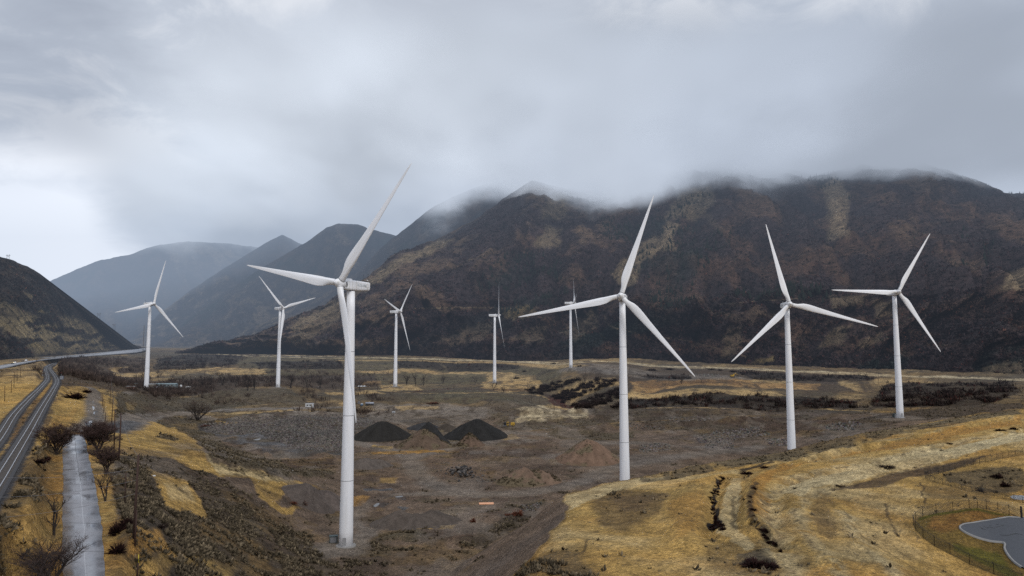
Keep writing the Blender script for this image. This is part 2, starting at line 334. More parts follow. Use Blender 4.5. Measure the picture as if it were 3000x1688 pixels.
# left side -------------------------------------------------------------------
poly('gold', [(-100,1110),(110,1090),(118,1135),(30,1230),(-100,1330)]); poly('mix', [(-100,1080),(80,1080),(105,1095),(60,1120),(-100,1150)], op=.8, brk=.6)
poly('orng', [(0,1349),(147,1128),(150,1135),(30,1330),(0,1372)], .003, op=.6); poly('brown', [(0,1349),(147,1128),(150,1135),(30,1330),(0,1372)], .003, op=.6, brk=.35)
poly('gold', [(175,1165),(260,1150),(270,1230),(215,1260),(130,1275)], op=.95); poly('orng', [(150,1215),(215,1200),(235,1245),(140,1262)], op=.6, brk=.5)
poly('gold', [(297,1133),(342,1130),(347,1238),(296,1245)]); poly('gold', [(200,1118),(300,1122),(300,1140),(200,1140)])
poly('mix', [(-50,1540),(110,1310),(180,1290),(180,1500),(183,1700),(-60,1760)], .012); poly('gold', [(100,1480),(180,1440),(180,1600),(60,1690),(0,1600)], .02, op=.65, brk=.35, seed=3)
poly('orng', [(0,1560),(90,1480),(150,1530),(60,1620)], .02, op=.5, brk=.5, seed=9)
poly('sage', [(345,1150),(560,1145),(860,1142),(905,1178),(700,1195),(560,1205),(460,1212),(395,1240),(340,1238)]); poly('gold', [(500,1155),(600,1150),(590,1165),(505,1168)], op=.8, brk=.4)
poly('gold', [(380,1180),(410,1185),(400,1205),(375,1200)], op=.7, brk=.3)
poly('scrub', [(340,1330),(480,1330),(620,1385),(740,1470),(900,1560),(980,1640),(1000,1700),(330,1760),(305,1560),(330,1420)], .014)
poly('gold', [(310,1560),(470,1580),(700,1650),(650,1760),(310,1760)], .02, op=.85, brk=.52, seed=2); poly('orng', [(380,1540),(470,1560),(520,1640),(380,1640)], .01, op=.75, brk=.3)
poly('gold', [(262,1330),(330,1350),(340,1500),(330,1640),(312,1640),(290,1450)], .01, op=.8, brk=.3, seed=4)
poly('mix', [(500,1480),(620,1520),(760,1600),(820,1700),(560,1700)], .02, op=.75, brk=.45, seed=5)
poly('gold', [(358,1263),(428,1232),(500,1250),(545,1272),(603,1345),(725,1372),(850,1402),(935,1428),(860,1445),(800,1470),(890,1505),(840,1515),(750,1465),(735,1405),(640,1390),(560,1370),(500,1335),(360,1333)], .004)
poly('pale', [(540,1300),(620,1350),(740,1375),(860,1405),(780,1412),(640,1385)], .006, op=.7); poly('sage', [(460,1262),(530,1285),(515,1292),(455,1280)], .003, op=.9)
poly('gold', [(432,1377),(550,1410),(591,1467),(600,1507),(489,1487),(460,1418)], .006); poly('pale', [(480,1420),(560,1430),(570,1470),(500,1470)], .01, op=.5)
poly('sage', [(545,1262),(640,1250),(660,1300),(780,1345),(960,1355),(985,1400),(850,1395),(720,1365),(610,1335)], .006)
poly('brown', [(820,1350),(985,1340),(985,1375),(860,1372)], .005, op=.9)
poly('rubble', [(580,1250),(700,1218),(985,1208),(1075,1218),(1100,1240),(1040,1270),(1030,1330),(815,1345),(660,1285)], .004); poly('dgrav', [(580,1240),(690,1230),(680,1256),(595,1262)], .003, op=.8)
poly('wet', [(685,1271),(760,1268),(800,1290),(905,1318),(880,1335),(780,1330),(700,1295)], .004, op=.9)
line('grey', [(228,1263),(262,1245),(282,1225),(277,1195),(272,1170),(277,1145),(262,1135),(225,1128),(195,1122)], 4.0, .4); line('wet', [(262,1245),(282,1215),(276,1190),(272,1165)], 1.0, .5, brk=.6)
line('grey', [(325,1262),(345,1252),(387,1236),(430,1225),(469,1214),(571,1209),(693,1200),(856,1197),(985,1193)], 6.5, .3, wob=2); line('wet', [(330,1260),(350,1250),(385,1238)], 4.5, .4)
line('grey', [(560,1216),(700,1226),(800,1215),(900,1210),(1040,1215)], 6, .4, wob=2); line('gold', [(610,1212),(700,1210),(850,1203),(900,1203)], 5, .5, brk=.3)
poly('gold', [(640,1232),(690,1228),(700,1238),(650,1242)], .003)
line('grey', [(372,1152),(400,1143),(420,1139)], 3)
# quarry ----------------------------------------------------------------------
poly('grey', [(1080,1192),(1300,1180),(1440,1195),(1420,1225),(1260,1262),(1150,1240),(1060,1222)], .01, op=.9); poly('gold', [(1150,1192),(1280,1190),(1290,1200),(1170,1204)], .004, op=.7, brk=.3)
poly('dgrav', [(1160,1232),(1290,1222),(1330,1240),(1240,1256)], .01, op=.6)
for pts, w in [([(1028,1296),(1122,1312),(1204,1345),(1228,1385),(1326,1438),(1530,1446),(1693,1418),(1774,1377),(1897,1353),(2050,1328),(2230,1310)], 5.5), ([(1489,1267),(1611,1275),(1774,1296),(1937,1300),(2100,1312)], 6),
        ([(1075,1590),(1075,1555),(1030,1525),(1081,1475),(1171,1450),(1253,1446),(1400,1452)], 3.6), ([(1300,1250),(1400,1262),(1500,1268)], 7), ([(1204,1345),(1290,1320),(1420,1300),(1489,1267)], 4), ([(2120,1200),(2400,1205),(2600,1222)], 9)]:
    line('grey', pts, w, .6, op=.85, wob=3)
poly('grey', [(930,1610),(985,1570),(1060,1570),(1085,1600),(1040,1625),(960,1632)], .008, op=.9)
for pts in [[(1054,1432),(1140,1429),(1150,1434),(1060,1438)], [(1095,1482),(1110,1472),(1150,1472),(1120,1488)], [(1150,1455),(1185,1452),(1185,1460)], [(1165,1480),(1200,1482),(1190,1492)]]: poly('wet', pts, .001)  # wet patches, their glint painted into the ground colour
poly('brown', [(1000,1430),(1200,1450),(1120,1490),(1020,1500)], .01, op=.6, brk=.4); poly('orng', [(1005,1455),(1080,1452),(1060,1480),(1010,1484)], .006, op=.6, brk=.4)
poly('gold', [(1100,1400),(1165,1400),(1150,1415),(1105,1415)], .005, op=.6, brk=.4); poly('orng', [(1090,1325),(1350,1318),(1340,1324),(1100,1330)], .003, op=.9)
poly('gold', [(1100,1300),(1150,1315),(1130,1322),(1095,1308)], .003, op=.8, brk=.3); poly('gold', [(1500,1270),(1520,1285),(1470,1292)], .003, op=.6)
poly('sage', [(1140,1262),(1300,1262),(1420,1285),(1410,1310),(1290,1312),(1200,1305)], .008, op=.85, brk=.45); poly('scrub', [(1330,1320),(1600,1325),(1640,1365),(1480,1360)], .01, op=.75, brk=.5, seed=6)
poly('sage', [(1610,1270),(1850,1262),(1850,1285),(1750,1290),(1640,1286)], .006, op=.95)
poly('brown', [(1350,1290),(1620,1290),(1600,1330),(1400,1350),(1320,1330)], .01, op=.6, brk=.4)
poly('sage', [(1440,1238),(1560,1222),(1760,1225),(1850,1240),(1700,1262),(1500,1262)], .008, op=.9)
poly('sage', [(1430,1195),(1560,1190),(1640,1240),(1560,1245),(1440,1225)], .006, op=.7, brk=.3)
poly('pale', [(1510,1200),(1580,1188),(1650,1202),(1655,1225),(1600,1238),(1520,1235)], .006, op=.8, brk=.2); poly('pale', [(1655,1212),(1690,1192),(1730,1200),(1720,1222),(1670,1224)], .004, op=.75)
poly('sage', [(1040,1150),(1600,1158),(1620,1182),(1560,1192),(1300,1180),(1040,1184)], .005); poly('olive', [(1180,1152),(1500,1156),(1500,1172),(1200,1172)], .006, op=.7, brk=.35)
line('gold', [(1040,1147),(1300,1152),(1560,1157),(1610,1168),(1630,1190),(1660,1200)], 2.2, .5)
poly('scrub', [(1720,1195),(2560,1192),(2560,1212),(2240,1240),(1950,1262),(1750,1240)], .008, op=.85, brk=.25, seed=7); line('mix', [(1560,1262),(1800,1240),(2100,1222),(2300,1212)], 2, .5)
poly('brown', [(2070,1220),(2300,1226),(2500,1230),(2540,1250),(2330,1275),(2100,1262)], .006, op=.9); poly('dirt', [(2180,1198),(2560,1212),(2600,1228),(2500,1228),(2300,1216)], .005); line('gold', [(1700,1194),(2000,1194),(2330,1192),(2480,1202),(2620,1208)], 1.6, .5)
poly('dirt', [(1850,1268),(2150,1270),(2200,1300),(2000,1305),(1850,1290)], .006); poly('sage', [(1950,1240),(2200,1245),(2320,1280),(2240,1290),(2000,1275)], .006, op=.6, brk=.45, seed=8)
poly('scrub', [(2700,1200),(3000,1170),(3000,1195),(2700,1232),(2480,1268),(2360,1290),(2340,1270),(2500,1235)], .005)
poly('scrub', [(1000,1640),(1120,1560),(1290,1560),(1280,1600),(1180,1640),(1180,1700),(1000,1720)], .01, op=.8, brk=.4, seed=10)
poly('sage', [(1115,1560),(1200,1555),(1270,1575),(1200,1592),(1120,1580)], .006); poly('scrub', [(1340,1580),(1420,1540),(1560,1475),(1600,1470),(1540,1530),(1420,1600),(1360,1600)], .006)
poly('brown', [(1250,1560),(1400,1540),(1380,1580),(1260,1600)], .01, op=.7); poly('mix', [(1100,1600),(1300,1590),(1350,1640),(1150,1660)], .01, op=.5, brk=.4); poly('gold', [(1190,1550),(1340,1535),(1330,1545),(1200,1558)], .004, op=.7, brk=.2)
# valley floor beyond ---------------------------------------------------------
poly('olive', [(700,1045),(1300,1052),(1670,1070),(1640,1120),(1300,1128),(1040,1128),(700,1100)], .008, op=.85); poly('brown', [(165,1065),(420,1050),(440,1120),(700,1105),(1110,1095),(1110,1132),(700,1136),(165,1130)], .008, op=.9)
for pts in [[(500,1077),(620,1072),(776,1080),(790,1096),(640,1100),(500,1085)], [(1000,1085),(1160,1082),(1500,1092),(1560,1105),(1300,1106),(1160,1095)], [(330,1090),(430,1093),(430,1104),(330,1100)], [(430,1092),(470,1092),(490,1104),(440,1106)], [(320,1083),(350,1076),(375,1075),(340,1090)],
            [(1110,1130),(1200,1128),(1230,1140),(1120,1146)], [(1420,1100),(1560,1098),(1600,1130),(1500,1150),(1400,1140)], [(960,1150),(1100,1145),(1120,1152),(960,1158)]]: poly('gold', pts, .004, op=.95)
poly('olive', [(1180,1088),(1420,1098),(1420,1120),(1180,1125)], .006, op=.9); poly('orng', [(1060,1118),(1120,1112),(1120,1124),(1060,1128)], .003, op=.5)
for pts in [[(447,1050),(560,1038),(714,1040),(700,1068),(560,1082),(450,1085)], [(740,1062),(1000,1058),(1000,1082),(750,1082)], [(1160,1058),(1300,1055),(1300,1085),(1165,1082)], [(1300,1056),(1520,1064),(1520,1082),(1420,1092),(1310,1088)]]: poly('dark', pts, .006, op=.85, brk=.3)
line('pale', [(560,1029),(700,1037),(900,1043),(1200,1050),(1500,1057),(1672,1062),(1900,1069),(2050,1074),(2300,1086),(2500,1093),(2760,1103),(3000,1112)], 6.0, .4, op=.9)
line('grey', [(700,1039),(900,1045),(1000,1046)], 4)
poly('brown', [(1672,1068),(2200,1085),(2560,1100),(2560,1150),(1850,1145),(1700,1100)], .01, op=.7); poly('orng', [(1840,1118),(2200,1112),(2400,1125),(2380,1145),(1850,1142)], .005, op=.9)
poly('red', [(1850,1118),(2150,1114),(2180,1130),(1870,1134)], .006, op=.45); poly('gold', [(1845,1142),(2050,1145),(2250,1150),(2300,1162),(2000,1168),(1840,1165)], .005); poly('gold', [(2200,1105),(2330,1112),(2320,1126),(2200,1120)], .005, op=.9); poly('gold', [(2440,1110),(2620,1108),(2640,1145),(2500,1150)], .006, op=.8, brk=.35)
poly('grey', [(1650,1076),(1850,1080),(2100,1098),(2200,1110),(2050,1113),(1850,1105),(1700,1095)], .006, op=.75); poly('dark', [(1870,1098),(2010,1096),(2030,1108),(1900,1110)], .004, op=.8); poly('dark', [(2150,1092),(2530,1100),(2560,1115),(2200,1110)], .004, op=.85)
poly('gold', [(1640,1140),(1810,1108),(1815,1130),(1700,1160),(1640,1165)], .005, op=.7, brk=.3); poly('dark', [(1840,1168),(2350,1165),(2560,1172),(2560,1192),(1840,1196)], .005, op=.9); poly('red', [(1600,1150),(1650,1165),(1690,1198),(1640,1192),(1610,1172)], .003)
poly('mix', [(2560,1130),(3000,1125),(3000,1180),(2700,1195),(2500,1190)], .01, op=.8); poly('dark', [(2600,1125),(2960,1118),(2990,1150),(2900,1185),(2700,1195),(2560,1192),(2560,1150)], .006, op=.8, brk=.25); poly('red', [(1280,1140),(1560,1140),(1560,1150),(1100,1150)], .003, op=.6)
# right hill ------------------------------------------------------------------
hm = sst(.6, -.6, SD)
put((1-hm)*np.where(ONR, 1, 0)*sst(100, 60, SD), 'dirt'); sl_ = np.where(ONR, 1, 0)*(1-hm)*sst(250, 330, YY); put(sl_, 'scrub')
put(hm, 'gold'); put(hm*.5*sst(-.1, .5, fbm(XX/16, YY/16, 81, 4)), 'pale'); put(hm*.65*sst(.0, .5, fbm(XX/22+4, YY/22, 82, 4)), 'orng')
H_ = hm.astype(np.float32)
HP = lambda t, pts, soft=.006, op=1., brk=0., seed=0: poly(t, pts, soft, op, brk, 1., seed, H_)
HP('sage', [(1500,1700),(1560,1640),(1700,1610),(1780,1660),(1760,1700)], .02, .75, .4, 11)
HP('mix', [(1730,1470),(1800,1430),(2010,1440),(2000,1470),(1900,1520),(1830,1560),(1760,1540)], .02, .9); HP('brown', [(1800,1450),(1950,1450),(1880,1500),(1810,1500)], .02, .5)
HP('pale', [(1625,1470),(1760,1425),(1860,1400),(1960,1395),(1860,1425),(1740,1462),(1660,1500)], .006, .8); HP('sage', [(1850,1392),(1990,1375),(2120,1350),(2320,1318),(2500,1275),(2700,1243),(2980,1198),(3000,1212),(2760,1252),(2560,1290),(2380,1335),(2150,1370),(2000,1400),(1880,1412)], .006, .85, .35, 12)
HP('mix', [(2060,1590),(2250,1570),(2380,1650),(2420,1700),(2100,1700)], .02, .6); HP('sage', [(2160,1620),(2240,1608),(2280,1650),(2230,1670),(2150,1650)], .005, .9, .3, 13)
HP('gold', [(1985,1420),(2100,1395),(2090,1500),(2070,1590),(1980,1600),(1940,1500)], .01, .8); HP('orng', [(1960,1480),(2060,1430),(2060,1540),(1980,1580)], .02, .6)
HP('pale', [(2100,1570),(2120,1440),(2160,1400),(2185,1400),(2160,1450),(2165,1560),(2200,1610),(2180,1610)], .004, .7); HP('sage', [(2290,1440),(2370,1405),(2500,1368),(2700,1325),(2900,1280),(3000,1255),(3000,1268),(2900,1296),(2700,1342),(2500,1385),(2370,1425),(2310,1460),(2300,1530),(2285,1530)], .006, .8, .52, 31); HP('sage', [(2120,1420),(2190,1385),(2330,1350),(2600,1292),(2600,1302),(2330,1362),(2200,1402),(2150,1440)], .006, .7, .55, 32); HP('orng', [(2215,1400),(2300,1365),(2500,1325),(2900,1245),(3000,1225),(3000,1240),(2700,1300),(2400,1350),(2280,1385),(2245,1440),(2260,1540),(2200,1510),(2195,1440)], .006, .95)  # the sage bands also paint shade along the berm slopes
HP('pale', [(2300,1430),(2480,1370),(2700,1325),(3000,1265),(3000,1290),(2780,1345),(2560,1392),(2400,1430),(2340,1460)], .006, 1.); HP('brown', [(2440,1432),(2560,1400),(2700,1370),(2820,1345),(2900,1335),(2870,1350),(2700,1392),(2560,1425)], .006, .85, .15, 14)
HP('brown', [(2380,1450),(2430,1440),(2440,1500),(2460,1560),(2420,1580),(2390,1500)], .01, .45, .5, 15); HP('mix', [(2700,1420),(2900,1440),(2900,1470),(2720,1460)], .01, .7); HP('sage', [(2760,1385),(2900,1370),(3000,1370),(3000,1440),(2880,1440),(2780,1410)], .008, .8, .3, 16)
HP('orng', [(2300,1700),(2500,1640),(2720,1690),(2700,1720)], .02, .6); HP('dark', [(2920,1385),(2960,1400),(2990,1430),(2950,1430)], .006, .5, .4, 17)
HP('dark', [(2098,1402),(2120,1400),(2112,1415),(2090,1450),(2094,1480),(2118,1545),(2124,1556),(2075,1550),(2092,1532),(2080,1470)], .002, 1., .25); HP('dark', [(2170,1655),(2210,1622),(2270,1640),(2280,1665),(2200,1668)], .004, .85, .3, 18)
for pts, w, o_ in [([(2218,1413),(2200,1450),(2196,1480),(2205,1520)], .7, .8), ([(2222,1535),(2245,1570),(2280,1600),(2300,1612)], .8, .95), ([(2150,1450),(2148,1500),(2158,1550)], .5, .6), ([(2170,1378),(2200,1372),(2230,1362),(2260,1352)], 1.0, .9), ([(2600,1475),(2598,1500),(2612,1540),(2640,1575)], .35, .7), ([(2697,1408),(2705,1440),(2712,1475)], .3, .7), ([(2480,1500),(2490,1530),(2540,1580),(2600,1620),(2680,1670)], .3, .5), ([(1700,1620),(1720,1585),(1745,1578)], .25, .6), ([(2640,1265),(2700,1255),(2800,1243)], 1., .7)]:
    line('dark', pts, w, .6, op=o_, brk=.25)
LAWNB = [(2996,1520),(2957,1508),(2924,1500),(2891,1493),(2864,1489),(2840,1490),(2792,1496),(2743,1505),(2703,1512),(2683,1527),(2676,1538),(2683,1555),(2705,1577),(2738,1601),(2784,1624),(2841,1655),(2912,1683),(2996,1716),(3200,1800),(3300,1700),(3200,1560)]
TY['lawn'] = ((.19,.125,.034), .25, 0); TY['green'] = ((.10,.10,.014), .1, 0); TY['lawno'] = ((.30,.145,.04), .1, 0)
poly('lawn', LAWNB, .002, 1, warp=.1)
INL = sdf([hit(*p)[:2] for p in LAWNB], XX, YY) < .5
poly('lawno', [(2740,1512),(2900,1495),(2985,1515),(2860,1532),(2810,1545),(2760,1560),(2720,1545)], .01, .7, .3, .3, 19); poly('green', [(2790,1590),(2870,1600),(2920,1620),(2960,1655),(3000,1690),(2960,1690),(2880,1650),(2800,1610)], .008, .8, .25, .6, 20)
poly('green', [(2690,1518),(2743,1503),(2840,1489),(2870,1489),(2960,1508),(2960,1512),(2860,1495),(2740,1511),(2695,1525)], .002, .8, 0, .1); 
# fine tonal variation
for tx_, ty_, r_ in [(-50.2,212.2,9),(-339,638.5,9),(-234.9,691,8),(-123.5,728.3,9),(-20.6,814.3,8),(72.2,842.3,16),(245.3,436.8,12)]: put(sst(r_*1.3, r_*.6, np.hypot(XX-tx_, (YY-ty_)*.8)+wn1*3)*.9, 'grey')
far = sst(380, 520, YY)*(1-.55*FLD['dark']); b1 = fbm(XX/7, YY/11, 71, 5, .65); b2 = fbm(QA*40, QV*26, 72, 5, .65)
put(far*sst(.02, .3, b1*.6+b2*.6)*.65, 'brown'); put(far*sst(.12, .35, b1*.7-b2*.6)*.7, 'scrub')
line('pale', [(560,1032),(700,1041),(850,1047),(1000,1050),(1300,1055),(1500,1060),(1672,1065),(1900,1072),(2050,1078),(2300,1088),(2500,1096),(2760,1106),(3000,1115)], 4.0, .5, op=.75, wob=2); line('gold', [(1000,1056),(1300,1061),(1500,1066),(1700,1072)], 9, .5, op=.8, brk=.3)
qz = quarry*(1-FLD['grey'])*np.where(SD < 0, 0, 1)
put(qz*sst(.05, .3, fbm(XX/13, YY/13, 73, 5, .6))*.5, 'brown'); put(qz*sst(.2, .38, fbm(XX/9+9, YY/9, 74, 5, .65))*.6, 'sage'); put(qz*sst(.2, .38, fbm(XX/12+5, YY/12, 75, 5, .6))*.4, 'mix'); put(qz*sst(.1, .35, fbm(XX/20+5, YY/30, 87, 4, .6))*.5, 'grey'); fm = sst(430, 560, YY)[..., None]*.3; C[:] = lerp(C, C.mean(-1, keepdims=True)*np.array([1.15, .98, .80]), fm)
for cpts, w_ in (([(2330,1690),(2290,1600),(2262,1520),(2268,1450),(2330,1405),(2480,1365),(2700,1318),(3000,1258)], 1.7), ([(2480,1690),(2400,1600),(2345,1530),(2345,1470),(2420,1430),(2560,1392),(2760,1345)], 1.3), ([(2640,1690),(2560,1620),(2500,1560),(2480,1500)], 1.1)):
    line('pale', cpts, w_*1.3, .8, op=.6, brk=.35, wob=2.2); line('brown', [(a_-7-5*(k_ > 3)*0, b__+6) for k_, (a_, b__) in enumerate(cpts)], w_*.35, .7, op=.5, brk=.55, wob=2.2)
hl_ = hm*np.where(INL, 0, 1); stx = (XX*.55+YY*.83); sty = (XX*.83-YY*.55); st1 = fbm(stx/7, sty/1.3, 76, 4, .6); st2 = fbm(stx/3, sty/.7, 78, 4, .65)
C *= (1+hl_*(.38*st1+.30*st2))[..., None].astype(np.float32)
put(hl_*sst(.2, .5, st1+.6*fbm(XX/11, YY/11, 79, 4))*.4, 'mix'); put(hl_*sst(.3, .5, st2+.5*fbm(XX/8, YY/8, 89, 4))*.5, 'sage'); lf_ = sst(-.3, -.34, QA)*sst(6.3, 6.0, QV)*(1-hm); C *= (1+lf_*(.4*fbm(stx/5, sty/1.1, 84, 4, .6)+.35*fbm(XX/1.3, YY/1.3, 85, 3)))[..., None].astype(np.float32)
put(RAILM*.98, 'ball'); put(ROADM*.6*sst(-.3, .3, wn1), 'orng')
n1 = fbm(XX/3.5, YY/3.5, 51, 4, .6); n2 = fbm(XX/30, YY/30, 52, 3); n3 = fbm(XX/60+2, YY/20, 53, 3)
C *= (1+.48*n1+.24*n2)[..., None].astype(np.float32)
C[..., 0] *= 1+.08*n3; C[..., 2] *= 1-.12*n3
C = np.clip(C, .004, .9)
i_, j_ = np.meshgrid(np.arange(len(A_)-1), np.arange(NR-1), indexing='ij'); b_ = (i_*NR+j_).ravel()
FQ = np.stack([b_, b_+NR, b_+NR+1, b_+1], -1)
M_ground = vcolmat('ground_soil', [(1.2, .52, 0), (.3, .24, 0), (3.6, .25, 0)], 1, .6)
ground = npmesh('ground', np.stack([XX, YY, ZH], -1).reshape(-1, 3), FQ, M_ground, col=C.reshape(-1, 3), smooth=True)
tag(ground, kind='structure')
def samp(fld, x, y):
    i = np.clip(np.round(np.interp(x/y, A_, np.arange(len(A_)))).astype(int), 0, len(A_)-1); j = np.clip(np.round(np.interp(np.log(y), LYR, JR)).astype(int), 0, NR-1); return fld[i, j]
# ------------------------------------------------------------------ mountains
def arc(pts, n):
    p = np.array(pts, float); s = np.concatenate([[0], np.cumsum(np.hypot(*(np.diff(p[:, :2], axis=0)/np.maximum(p[1:, 2:3], 1)*2000).T))]); s /= s[-1]
    t = np.linspace(0, 1, n); return np.stack([np.interp(t, s, p[:, k]) for k in range(3)], -1), s
def smooth_rows(a, k):
    b = a.copy()
    for _ in range(k): b[1:-1] = (b[:-2]+2*b[1:-1]+b[2:])/4
    return b
def mountain(name, rows, vs, nu, nv, seed, gul, dep, base, paint=None, trees=0, back=(500, -260)):
    """rows: lists of (px,py,depth) from foot to crest, sampled with equal u; vs: their v"""
    R = []
    for r in rows:
        w = np.array([P(a, b, d=d) for a, b, d in r]); u = np.array([q[0] for q in r], float); u = (u-u[0])/(u[-1]-u[0]); t = np.linspace(0, 1, nu)
        R.append(smooth_rows(np.stack([np.interp(t, u, w[:, k]) for k in range(3)], -1), 6))
    R = np.array(R); v = np.linspace(0, 1, nv); vs = np.array(vs)
    G_ = np.empty((nu, nv, 3))
    for k in range(nv):
        i = min(np.searchsorted(vs, v[k], side='right')-1, len(vs)-2); t = (v[k]-vs[i])/(vs[i+1]-vs[i]); G_[:, k] = R[i]*(1-t)+R[i+1]*t
    U, Vv = np.meshgrid(np.linspace(0, 1, nu), v, indexing='ij')
    x, y, z = G_[..., 0].copy(), G_[..., 1].copy(), G_[..., 2].copy()
    nf = gul
    sw = x/260*1.0
    ww = fbm(U*4, Vv*3, seed+5, 3)
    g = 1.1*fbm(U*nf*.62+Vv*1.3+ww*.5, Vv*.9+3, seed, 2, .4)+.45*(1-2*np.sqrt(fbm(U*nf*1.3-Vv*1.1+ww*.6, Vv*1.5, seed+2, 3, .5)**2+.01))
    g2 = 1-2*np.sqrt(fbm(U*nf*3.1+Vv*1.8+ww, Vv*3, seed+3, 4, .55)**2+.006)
    en = np.sin(np.pi*np.clip(Vv, 0, 1))**.7
    y -= (g*dep+g2*dep*.34)*en; z += (g2*dep*.07+fbm(x/90, y/90, seed+8, 4)*dep*.16)*sst(0, .08, Vv)*(.25+.75*sst(1.0, .9, Vv))
    z += fbm(x/25, y/25, seed+9, 3)*3*sst(0, .1, Vv)-5*sst(.05, 0, Vv)
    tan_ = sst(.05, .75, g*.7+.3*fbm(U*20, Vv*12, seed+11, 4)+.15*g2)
    c = np.empty(x.shape+(3,)); pb, rd, gr, tn = [np.array(q) for q in base]
    n_a = fbm(U*34+Vv*9, Vv*13-U*6, seed+20, 5, .62); n_b = fbm(U*18-Vv*5, Vv*8, seed+21, 4)
    c[:] = pb; c = lerp(c, rd, (sst(-.15, .35, n_a)*.85)[..., None]); c = lerp(c, gr, (sst(.05, .4, n_b)*sst(.5, -.2, g)*.9)[..., None])
    c = lerp(c, tn, (tan_*sst(.12, .5, n_a+.35*g)*.33)[..., None])
    px, py = proj(x, y, z)
    if paint:
        wq = fbm(px/22, py/22, seed+31, 4, .6); wr = fbm(px/22, py/22, seed+32, 4, .6); br = fbm(px/7, py/7, seed+33, 4, .65)
        for t, pts, soft, op in paint:
            if len(pts[0]) == 2 and t != 'L':
                m = sst(soft, -soft, sdf(pts, px+wq*16, py+wr*12))*op*sst(-.5, .0, br+.15)
                c = lerp(c, np.array(dict(tan=tn, dark=(.012, .010, .012), green=gr, red=rd, pale=np.array(tn)*1.3, bare=(.16, .115, .05))[t]), m[..., None])
        for t, pts, soft, op in paint:
            if t == 'L':
                m = sst(soft*1.4, soft*.5, ldist(pts, px+wq*3, py+wr*2))*op*sst(-.4, .1, br); c = lerp(c, tn, m[..., None])
    f = fbm(x/9, (y+z)/9, seed+40, 4, .7); c = c*(1+.85*f)[..., None]*np.clip(1+.38*g+.30*g2, .45, 1.7)[..., None]; c = lerp(c, np.array([.004, .004, .004]), (sst(.15, .45, -f)*.4)[..., None]); c = np.clip(c, .004, 1)  # spurs lightened and gullies shaded in the colour, plus shadow-like bush specks
    V_ = np.concatenate([np.stack([x, y, z], -1), np.stack([x[:, -1], y[:, -1]+back[0], z[:, -1]+back[1]], -1)[:, None]], 1)
    c = np.concatenate([c, c[:, -1:]], 1); nn = nv+1
    i, j = np.meshgrid(np.arange(nu-1), np.arange(nn-1), indexing='ij'); b = (i*nn+j).ravel()
    o = npmesh(name, V_.reshape(-1, 3), np.stack([b, b+nn, b+nn+1, b+1], -1), M_mount, col=c.reshape(-1, 3), smooth=True)
    tag(o, kind='structure')
    return x, y, z, g, n_b, px, py, Vv, c
M_mount = vcolmat('mountain_scrub', [(.12, .42, 0), (.4, .45, 0), (.02, .18, 0)], 1, 3.5)
MB_ = ((.032,.021,.021), (.072,.039,.026), (.015,.022,.019), (.150,.110,.066))
foot = [(560,1046,1500),(690,1038,1480),(850,1043,1330),(1000,1046,1230),(1300,1050,1130),(1672,1060,1010),(2000,1071,950),(2500,1090,850),(3000,1108,740),(3400,1122,680)]
bench = [(600,1030,1600),(720,1015,1580),(850,990,1500),(1000,955,1410),(1220,903,1300),(1500,900,1250),(1800,897,1150),(2100,884,1100),(2500,872,1020),(2800,862,960),(3050,850,920),(3450,845,870)]
crest = [(640,1026,1620),(760,993,1620),(850,952,1640),(1000,872,1700),(1150,768,1790),(1225,728,1840),(1290,701,1880),(1380,655,1960),(1480,580,2060),(1560,528,2150),(1640,548,2150),(1730,560,2180),(1850,515,2260),(1980,465,2330),(2110,435,2350),(2250,485,2330),(2400,505,2300),(2520,470,2260),(2700,478,2150),(2850,528,2050),(2930,566,2000),(3010,574,1950),(3150,590,1900),(3500,640,1800)]
